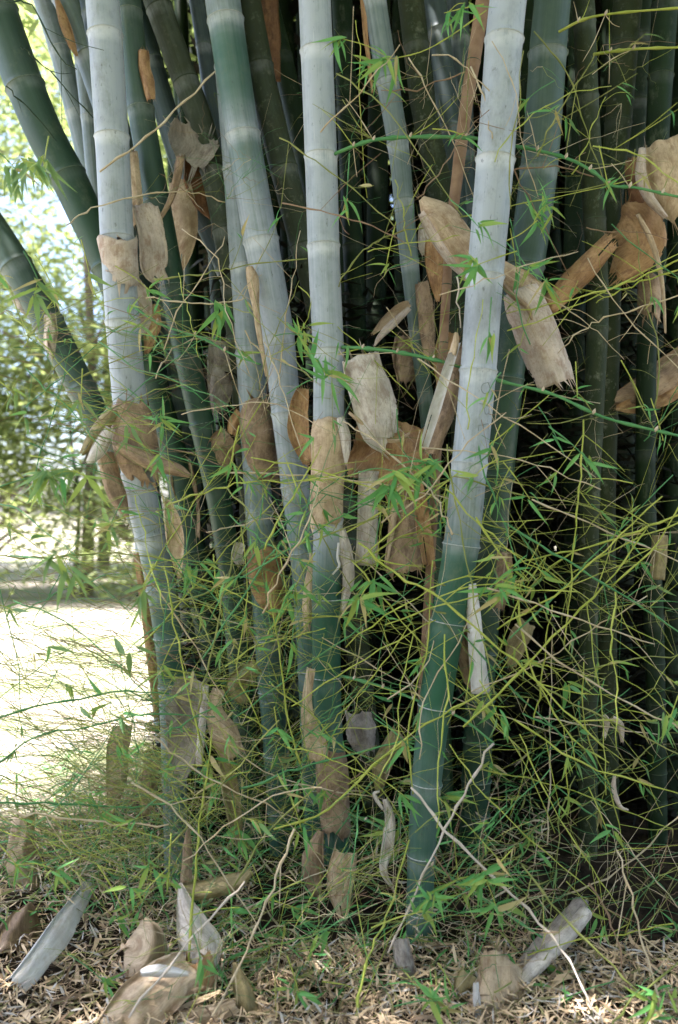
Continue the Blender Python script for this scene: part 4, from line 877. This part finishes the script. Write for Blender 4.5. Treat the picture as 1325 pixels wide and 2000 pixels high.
# landmarks for the rest: every twig is named by what it runs between
LM = [(225, 250, 'the blue-grey culm top'), (235, 515, 'the collar sheath'), (300, 480, 'the pinkish-tan sheath'), (345, 600, 'the dark green culm'), (270, 860, 'the wrapped brown sheath'), (185, 860, 'the rolled spurs'),
 (435, 760, 'the grey-white mottled sheath'), (505, 860, 'the clasping brown sheath'), (340, 1050, 'the tan pointed sheath'), (310, 1150, 'the blue-grey culm foot'), (520, 600, 'the torn cream strip'), (640, 560, 'the central culm'),
 (640, 920, 'the central wrapped sheath'), (730, 780, 'the big grey-white sheath'), (720, 1040, 'the cut tube sheath'), (790, 1070, 'the mottled brown sheath'), (860, 780, 'the white rolled edge'), (880, 470, 'the golden-tan sheath'),
 (935, 700, 'the palest culm'), (1050, 660, 'the pinkish-white sheath'), (1160, 450, 'the mossy culm'), (1245, 470, 'the orange-brown sheath'), (1300, 340, 'the golden edge sheath'), (1260, 750, 'the sideways brown sheath'),
 (1290, 1090, 'the yellow-green sheath'), (1155, 890, 'the dim brown strip'), (985, 1130, 'the dim brown sheath'), (935, 1270, 'the white tube sheath'), (880, 1200, 'the palest culm middle'), (840, 1450, 'the palest culm foot'),
 (640, 1250, 'the central culm waist'), (645, 1540, 'the low wrapped sheath'), (665, 1720, 'the boat-shaped sheath'), (755, 1490, 'the olive arrow sheath'), (755, 1650, 'the frilly bleached curls'), (365, 1420, 'the weathered sheath'),
 (440, 1430, 'the tan folded sheath'), (455, 1570, 'the tan sheath tail'), (515, 1150, 'the low orange curl'), (535, 1350, 'the slim culm foot'), (230, 1500, 'the lawn edge sheath'), (1195, 1420, 'the small pinkish curls'),
 (1205, 1550, 'the crescent sheath'), (1090, 1800, 'the diagonal rolled tube'), (980, 1930, 'the broad split sheath'), (385, 1830, 'the tall pointed sheath'), (280, 1850, 'the tan tent sheath'), (110, 1830, 'the white blade'),
 (300, 1950, 'the big curled sheath'), (760, 1940, 'the bottom white tube'), (930, 1710, 'the large leaf cluster'), (790, 930, 'the leaf fan'), (1050, 430, 'the lime pair spray'), (760, 300, 'the slender teal culm'),
 (890, 250, 'the dead brown stem'), (745, 130, 'the drooping top spray'), (60, 600, 'the low leaning culm'), (100, 300, 'the long leaning culm'), (90, 1300, 'the bright lawn'), (60, 900, 'the sunlit trees'), (50, 1650, 'the tan edge sheath'),
 (1060, 1000, 'the hanging three leaves'), (1110, 1250, 'the dark olive culm'), (1060, 1550, 'the dark lower gap'), (1300, 1300, 'the dark right edge'), (1290, 1650, 'the lower right edge'), (1060, 180, 'the broad dark culm'), (1220, 160, 'the mottled culm top'), (450, 300, 'the leaning pale culm'), (560, 300, 'the mossy leaning culm')]
def nearest_lm(px, py): return min(LM, key=lambda q: (q[0]-px)**2+(q[1]-py)**2)[2]
used = set()
CW = {'yellow-green': 'yellow-green', 'olive': 'olive', 'straw': 'straw-coloured', 'green': 'dark green', 'brown': 'brown', 'white': 'bleached'}
REG = [  # x0,x1,y0,y1,count,colours,length px,r
 (650, 1325, 150, 850, 34, ('olive', 'yellow-green', 'straw', 'brown', 'green'), (150, 420), .0030),
 (640, 1325, 900, 1500, 62, ('yellow-green', 'yellow-green', 'olive', 'green', 'straw'), (200, 520), .0036),
 (640, 1325, 1500, 1900, 34, ('yellow-green', 'olive', 'straw', 'green', 'brown'), (180, 460), .0034),
 (330, 660, 950, 1700, 40, ('yellow-green', 'yellow-green', 'olive', 'green', 'straw'), (180, 460), .0036),
 (330, 640, 550, 950, 14, ('yellow-green', 'olive', 'straw', 'green'), (140, 330), .0028),
 (0, 330, 560, 1650, 34, ('olive', 'green', 'green', 'yellow-green'), (160, 380), .0026),
]
for x0, x1, y0, y1, cnt, cols, lr, r in REG:
    got = tries = 0
    while got < cnt and tries < 4000:
        tries += 1
        l = random.uniform(*lr); a = R(random.choice((random.gauss(-25, 18), random.gauss(28, 18), random.gauss(65, 20), random.gauss(-60, 20))))
        cx, cy = random.uniform(x0, x1), random.uniform(y0, y1)
        dx, dy = l/2*math.cos(a), -l/2*math.sin(a); c = random.choice(cols)
        A_, B_ = nearest_lm(cx-dx, cy-dy), nearest_lm(cx+dx, cy+dy)
        lab = '%s twig %s from %s to %s' % (CW[c], 'crossing' if abs(math.sin(a)) < .6 else 'rising steeply' if math.sin(a) > 0 else 'dropping steeply', A_, B_)
        if A_ == B_ or lab in used or frozenset((A_, B_, c)) in used: continue
        used.add(lab); used.add(frozenset((A_, B_, c))); got += 1
        bow = random.gauss(0, .07)*l
        mid = [(cx-dx, cy-dy), (cx-dx*.4-dy*bow/l+random.gauss(0, 4), cy-dy*.4+dx*bow/l*1.4+random.gauss(0, 4)), (cx+dx*.3+random.gauss(0, 4), cy+dy*.3+dx*bow/l*1.4+random.gauss(0, 4)), (cx+dx, cy+dy+abs(bow)*.4)]
        Y0 = random.uniform(2.45, 3.0)
        ymax = 1000+(CAM_Z-.03)*FPX/Y0
        if max(q[1] for q in mid) > ymax: continue
        T(lab, mid, Y0, Y0+random.uniform(-.25, .25), r*random.uniform(.75, 1.3), r*.6, c, random.choice((1, 2, 3, 4)), group='twigs of the tangle')

# small sprigs through the tangle, named by what they hang between
NW = ('two', 'three', 'four', 'five', 'six', 'seven')
for x0, x1, y0, y1, cnt in ((0, 330, 550, 1350, 12), (200, 640, 1480, 1960, 24), (330, 660, 900, 1500, 10), (640, 1320, 1400, 1960, 24), (640, 1320, 850, 1400, 12), (660, 1320, 150, 800, 8)):
    got = tries = 0
    while got < cnt and tries < 500:
        tries += 1
        px, py = random.uniform(x0, x1), random.uniform(y0, y1)
        q = sorted(LM, key=lambda z: (z[0]-px)**2+(z[1]-py)**2)[:2]; nl = random.randrange(3, 7)
        lab = 'sprig of %s leaves between %s and %s' % (NW[nl-2], q[0][2], q[1][2])
        if lab in used or (q[0][2], 'sp') in used: 
            if tries < 250 or lab in used: continue
        used.add(lab); used.add((q[0][2], 'sp')); got += 1
        ylim = 1.46*FPX/max(1, py-1000) if py > 1000 else 9
        spray(lab, px, py, min(random.uniform(2.4, 2.95), ylim), nl, random.choice((-90, -60, -120, -20, 200)), random.uniform(70, 160), random.uniform(40, 66), None, 'soft' if px < 250 and py < 1300 else 'bright', group='small leafy sprigs')

# ------------------------------------------------------------------ fine twigs that nobody could count
def twig_mass(name, label, specs, mats, sides=3, K=6):
    VV, FF, MI = [], [], []; off = 0
    for (x0, x1, y0, y1, ya, yb, cnt, ls, rs, amean, asd, droop, mi) in specs:
        n_ = cnt; nodes = max(1, n_//4)
        ni = rng.integers(0, nodes, n_)
        npx, npy, nY = rng.uniform(x0, x1, nodes), rng.uniform(y0, y1, nodes), rng.uniform(ya, yb, nodes)
        px, py, Y = npx[ni], npy[ni], nY[ni]
        p0 = np.stack([(px-662.5)/FPX*Y, Y, CAM_Z-(py-1000)/FPX*Y], 1)
        ang = np.radians(rng.normal(amean, asd, n_))+np.where(rng.random(n_) < .5, np.pi, 0)
        d = np.stack([np.cos(ang), rng.normal(0, .35, n_), np.sin(ang)], 1); d /= np.linalg.norm(d, axis=1)[:, None]
        ln = rng.uniform(ls[0], ls[1], n_)*np.where(rng.random(n_) < .4, .5, 1); bowv = rng.normal(0, .12, (n_, 3)); rad = rng.uniform(rs[0], rs[1], n_)
        mat_i = rng.choice(mi, n_)
        t = np.linspace(0, 1, K)
        C = p0[:, None, :]+d[:, None, :]*(ln[:, None]*t)[:, :, None]+bowv[:, None, :]*(ln[:, None]*(t*(1-t))[None]*1.2)[:, :, None]
        C[:, :, 2] -= (droop*ln[:, None]*t[None]**2); C += rng.normal(0, .0035, C.shape)*np.where((t > 0), 1, 0)[None, :, None]
        C[:, :, 2] = np.maximum(C[:, :, 2], .0)
        ref = np.array([.3, .9, .2]); a1 = np.cross(d, ref); a1 /= np.linalg.norm(a1, axis=1)[:, None]; a2 = np.cross(d, a1)
        rr = rad[:, None]*(1-.55*t[None])
        rings = [C+rr[:, :, None]*(a1[:, None]*math.cos(2*math.pi*k/sides)+a2[:, None]*math.sin(2*math.pi*k/sides)) for k in range(sides)]
        V = np.stack(rings, 2).reshape(-1, 3)
        b0 = (np.arange(n_)*K*sides)[:, None, None]; i_ = (np.arange(K-1)*sides)[None, :, None]; k_ = np.arange(sides)[None, None, :]; k2 = (k_+1) % sides
        F = np.stack([b0+i_+k_, b0+i_+k2, b0+i_+sides+k2, b0+i_+sides+k_], -1).reshape(-1, 4)+off
        VV.append(V); FF.append(F); MI.append(np.repeat(mat_i, (K-1)*sides)); off += len(V)
    o = mk(name, np.concatenate(VV), np.concatenate(FF), None, mats=mats, midx=np.concatenate(MI))
    return tag(o, label, 'twigs', kind='stuff')
TM = [TW['yellow-green'], TW['olive'], TW['straw'], TW['green'], TW['brown']]
twig_mass('twig_tangle', 'fine tangle of thin wiry bamboo twigs over the lower clump', [
 (640, 1340, 900, 1780, 2.5, 3.4, 560, (.12, .5), (.0007, .0015), 10, 50, .05, [0, 0, 1, 1, 2, 3]),
 (640, 1340, 60, 900, 2.7, 3.7, 380, (.08, .38), (.0007, .0014), 10, 50, .03, [1, 1, 2, 2, 4, 0, 3]),
 (320, 660, 900, 1750, 2.6, 3.4, 460, (.12, .45), (.0007, .0015), 20, 50, .05, [0, 0, 1, 2, 3]),
 (300, 660, 180, 900, 2.9, 3.6, 200, (.08, .3), (.0007, .0013), 10, 45, .03, [1, 2, 4, 3]),
 (-20, 330, 560, 1300, 2.4, 3.3, 300, (.15, .5), (.0008, .0016), -8, 22, .05, [3, 1, 1, 0, 4]),
 (-20, 340, 1050, 1700, 2.7, 3.5, 420, (.2, .6), (.0008, .0014), -14, 24, .05, [3, 1, 1, 0, 4]),
 (300, 660, 1150, 1650, 2.8, 3.3, 220, (.15, .5), (.0008, .0014), 10, 40, .05, [3, 1, 0, 0]),
 (-20, 340, 1250, 1650, 2.4, 3.3, 620, (.15, .5), (.0008, .0016), -18, 22, .06, [3, 1, 1, 0, 0, 4]),
 (120, 340, 1450, 1750, 2.6, 3.2, 520, (.08, .35), (.0007, .0015), 30, 45, .08, [0, 1, 3, 3, 2]),
 (340, 660, 1450, 1750, 2.85, 3.3, 340, (.08, .32), (.0007, .0014), 30, 45, .08, [0, 1, 3, 3, 2]),
 (230, 660, 1720, 1960, 2.25, 2.6, 170, (.08, .35), (.0007, .0015), 35, 40, .06, [1, 3, 3, 0, 2]),
 (600, 1340, 1650, 1950, 2.3, 2.9, 420, (.1, .4), (.0007, .0015), 40, 40, .05, [1, 1, 2, 4, 3]),
], TM)

# ------------------------------------------------------------------ leaf litter
def leaf_strips(n_, fn, lr, wr, curl, mi):
    """N loose strips: position fn(i)->(x,y,z), 3 segments each"""
    p = fn(n_); yaw = rng.uniform(0, 2*np.pi, n_); pit = rng.normal(0, .28, n_)
    l = rng.uniform(*lr, n_); wd = rng.uniform(*wr, n_); rol = rng.normal(0, .5, n_)
    d = np.stack([np.cos(yaw)*np.cos(pit), np.sin(yaw)*np.cos(pit), np.sin(pit)], 1)
    s = np.stack([-np.sin(yaw), np.cos(yaw), np.zeros(n_)], 1); up = np.cross(d, s); s2 = s*np.cos(rol)[:, None]+up*np.sin(rol)[:, None]; up = np.cross(d, s2)
    cv = rng.normal(0, curl, n_); V = []
    for t, wf in ((-.5, .25), (-.18, 1), (.18, .9), (.5, .12)):
        c = p+d*(l*t)[:, None]+up*(cv*l*(t*t*4-.4))[:, None]
        V += [c-s2*(wd*wf/2)[:, None], c+s2*(wd*wf/2)[:, None]]
    V = np.stack(V, 1).reshape(-1, 3)
    b0 = (np.arange(n_)*8)[:, None]
    F = np.stack([np.stack([b0[:, 0]+2*i, b0[:, 0]+2*i+1, b0[:, 0]+2*i+3, b0[:, 0]+2*i+2], -1) for i in range(3)], 1).reshape(-1, 4)
    return V, F, np.repeat(rng.choice(mi, n_), 3)
gzv = np.vectorize(gz)
def litter_pos(n_):
    x = rng.uniform(-.75, .62, n_); y = 1.7+rng.random(n_)**1.3*np.where(x < -.1, 2.1, 1.0); x = x*y*1.05
    return np.stack([x, y, gzv(x, y)+rng.uniform(.002, .05, n_)], 1)
LMs = [simple('litter_straw', (.43, .31, .175), (.62, .48, .31), .8), simple('litter_brown', (.15, .10, .06), (.26, .19, .12), .8), simple('litter_grey', (.30, .28, .24), (.48, .45, .39), .8), simple('litter_olive', (.14, .14, .06), (.22, .2, .09), .8)]
V, F, M_ = leaf_strips(32000, litter_pos, (.02, .09), (.0025, .009), .16, [0, 0, 0, 0, 1, 2, 3])
V2, F2, M2 = leaf_strips(320, litter_pos, (.06, .16), (.012, .028), .25, [0, 0, 1, 2])
V, F, M_ = np.concatenate([V, V2]), np.concatenate([F, F2+len(V)]), np.concatenate([M_, M2])
tag(mk('leaf_litter', V, F, None, mats=LMs, midx=M_), 'dry straw-coloured bamboo leaf litter covering the ground', 'leaf litter', kind='stuff')
# low grass and fine green under the left of the clump
def grass_pos(n_):
    x = rng.uniform(-.62, .26, n_); y = rng.uniform(np.where(x < -.24, 2.75, 2.4), 4.2, n_); x = x*y
    return np.stack([x, y, gzv(x, y)+rng.uniform(.02, .28, n_)*np.clip((y-2.4)/.7, .2, 1)], 1)
V, F, M_ = leaf_strips(3600, grass_pos, (.05, .16), (.004, .010), .15, [0, 1, 0, 2])
tag(mk('low_undergrowth', V, F, None, mats=[LEAF['bright'], TW['olive'], TW['straw']], midx=M_), 'low grassy undergrowth at the foot of the clump', 'undergrowth', kind='stuff')

# ------------------------------------------------------------------ trees and shrubs beyond the lawn, and added trees behind the viewer
CROWN = [leafmat('haze_paled_tree_leaf', (.20, .24, .09), (.28, .32, .12), .68, .5), leafmat('haze_paled_deep_leaf', (.17, .22, .085), (.24, .29, .11), .65, .5)]  # leaf tones paled to stand for background haze and overexposure
BARK = simple('tree_bark', (.10, .08, .06), (.18, .15, .11), .85)
def tree(label, x, y, h, rx, zlo, n_leaf, size, mi=0, group='trees beyond the lawn', name='tree', cat='tree'):
    o = empty(name, (x, y, 0)); tag(o, label, cat, group)
    pts = [(x, y, -.1), (x+.1, y, h*.3), (x-.1, y+.1, h*.6), (x+.1, y, h*.9)]
    v, f = tube(catmull(pts, 4), list(np.linspace(.012*h**.9, .012, 13)), 8); mk('trunk', v, f, BARK, o, (x, y, 0))
    for k in range(7):
        z0 = h*random.uniform(.25, .7); a = random.uniform(0, 6.28); l = rx*random.uniform(.5, .9)
        v, f = tube([(x, y, z0), (x+l*.5*math.cos(a), y+l*.5*math.sin(a), z0+l*.35), (x+l*math.cos(a), y+l*math.sin(a), z0+l*.5)], [.04, .025, .01], 5); mk('limb', v, f, BARK, o, (x, y, z0))
    ncl = 60; u = rng.normal(0, 1, (ncl, 3)); u /= np.linalg.norm(u, axis=1)[:, None]; rad = rng.uniform(.45, 1, ncl)**.6
    cz = (h+zlo)/2; cc = np.array([x, y, cz])+u*rad[:, None]*np.array([rx, rx, (h-zlo)/2])
    ci = rng.integers(0, ncl, n_leaf)
    p = cc[ci]+rng.normal(0, rx*.16, (n_leaf, 3)); p[:, 2] = np.maximum(p[:, 2], .05)
    V, F, M_ = leaf_strips(n_leaf, lambda n__: p, (size*.7, size*1.4), (size*.25, size*.45), .15, [0])
    mk('crown', V, F, CROWN[mi], o, (x, y, cz))
    return o
TR = [('airy sunlit tree beyond the lawn, nearest the blue-grey culm', -4.6, 14.5, 13.5, 2.9, .9, 10000, .18, 0),
 ('tall yellow-green tree at the left edge beyond the lawn', -8.0, 16, 15, 3.4, 1.0, 12000, .19, 0),
 ('deeper green tree behind the airy sunlit one', -6.2, 21, 18, 3.8, 1.4, 12000, .22, 1),
 ('round bush at the far edge of the lawn', -5.9, 13.2, 2.4, 1.5, .1, 1700, .13, 0),
 ('low bush at the far edge of the lawn, closest to the clump', -3.6, 13.6, 2.0, 1.3, .1, 1500, .13, 1),
 ('broad far tree behind the clump', -1.5, 22, 12, 3.6, .6, 4200, .42, 1),
 ('far tree at the outer left of the lawn', -12, 20, 12, 3.6, .6, 4200, .42, 0),
 ('low green bush at the left edge', -7.8, 12.6, 2.6, 1.6, .1, 1800, .13, 1),
 ('distant tree right behind the clump', 4.5, 21, 12, 3.6, .6, 2500, .45, 1),
 ('leafy shrub at the lawn edge, second from the left', -6.9, 14.2, 5.0, 1.8, .1, 4200, .15, 0),
 ('leafy shrub at the lawn edge right of the round bush', -5.0, 15.0, 5.4, 1.9, .1, 4600, .15, 0),
 ('taller leafy shrub at the lawn edge beside the clump', -3.3, 15.2, 6.4, 1.8, .1, 4600, .15, 1),
 ('leafy shrub far out at the left end of the lawn', -9.2, 15.0, 4.4, 2.0, .1, 4200, .15, 1),
 ('unseen tree added behind the viewer to block low light, left', -5.0, -5.5, 11, 4.2, 1.2, 6500, .40, 1),  # these unseen trees are added to cut low sky light
 ('unseen tree added behind the viewer to block low light, middle', .5, -7.0, 11.5, 4.2, 1.2, 6500, .40, 1),
 ('unseen tree added behind the viewer to block low light, right', 6.0, -5.0, 11, 4.2, 1.2, 6500, .40, 1)]
for t in TR: tree(*t)

# near-black leaf strips added among and behind the inner culms to stand for shade
def inner_pos(n_):
    y = rng.uniform(4.6, 11.5, n_); x = np.where(rng.random(n_) < .7, (rng.uniform(400, 1500, n_)-662)/FPX*y, rng.uniform(-.16, 1, n_)*7.5)
    x = np.maximum(x, -.165*y); z = rng.random(n_)**1.1*5.2
    return np.stack([x, y, z], 1)
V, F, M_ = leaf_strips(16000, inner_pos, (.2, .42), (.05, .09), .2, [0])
def low_pos(n_):
    pxl = rng.uniform(310, 1420, n_); y = np.where(pxl < 600, rng.uniform(3.45, 4.1, n_), rng.uniform(3.65, 4.7, n_)); x = (pxl-662)/FPX*y; z = rng.random(n_)**1.5*np.where(pxl < 430, 1.3, 2.6)
    return np.stack([x, y, z], 1)
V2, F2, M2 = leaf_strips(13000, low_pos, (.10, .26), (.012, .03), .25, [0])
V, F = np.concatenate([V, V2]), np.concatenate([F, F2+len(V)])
tag(mk('shade_fill_leaves', V, F, simple('shade_black_leaf', (.006, .009, .004), (.016, .014, .008), .8)), 'near-black leaf strips added to darken the gaps deep inside the clump', 'foliage', kind='stuff')

# ------------------------------------------------------------------ unseen leaf crown above the frame, added and spread to block the sun
def canopy_pos(n_):
    y = np.where(rng.random(n_) < .22, rng.uniform(-.3, 3.2, n_), rng.uniform(1.6, 11.0, n_)); x = rng.uniform(np.where(y < 2.5, -5.2, -3.2), np.where(y < 2.5, 3.5, 7.0), n_)
    z = rng.uniform(4.7, 8.5, n_)+np.clip(3.0-y, 0, 2)*1.0
    x = np.where((x < -2.6) & (y > 5.5), -x*2+.5, x)
    return np.stack([x, y, z], 1)
V, F, M_ = leaf_strips(50000, canopy_pos, (.20, .36), (.035, .06), .15, [0])
tag(mk('added_shade_canopy', V, F, CROWN[1]), 'unseen bamboo leaf crown overhead, added to shade the clump and foreground', 'canopy', kind='stuff')
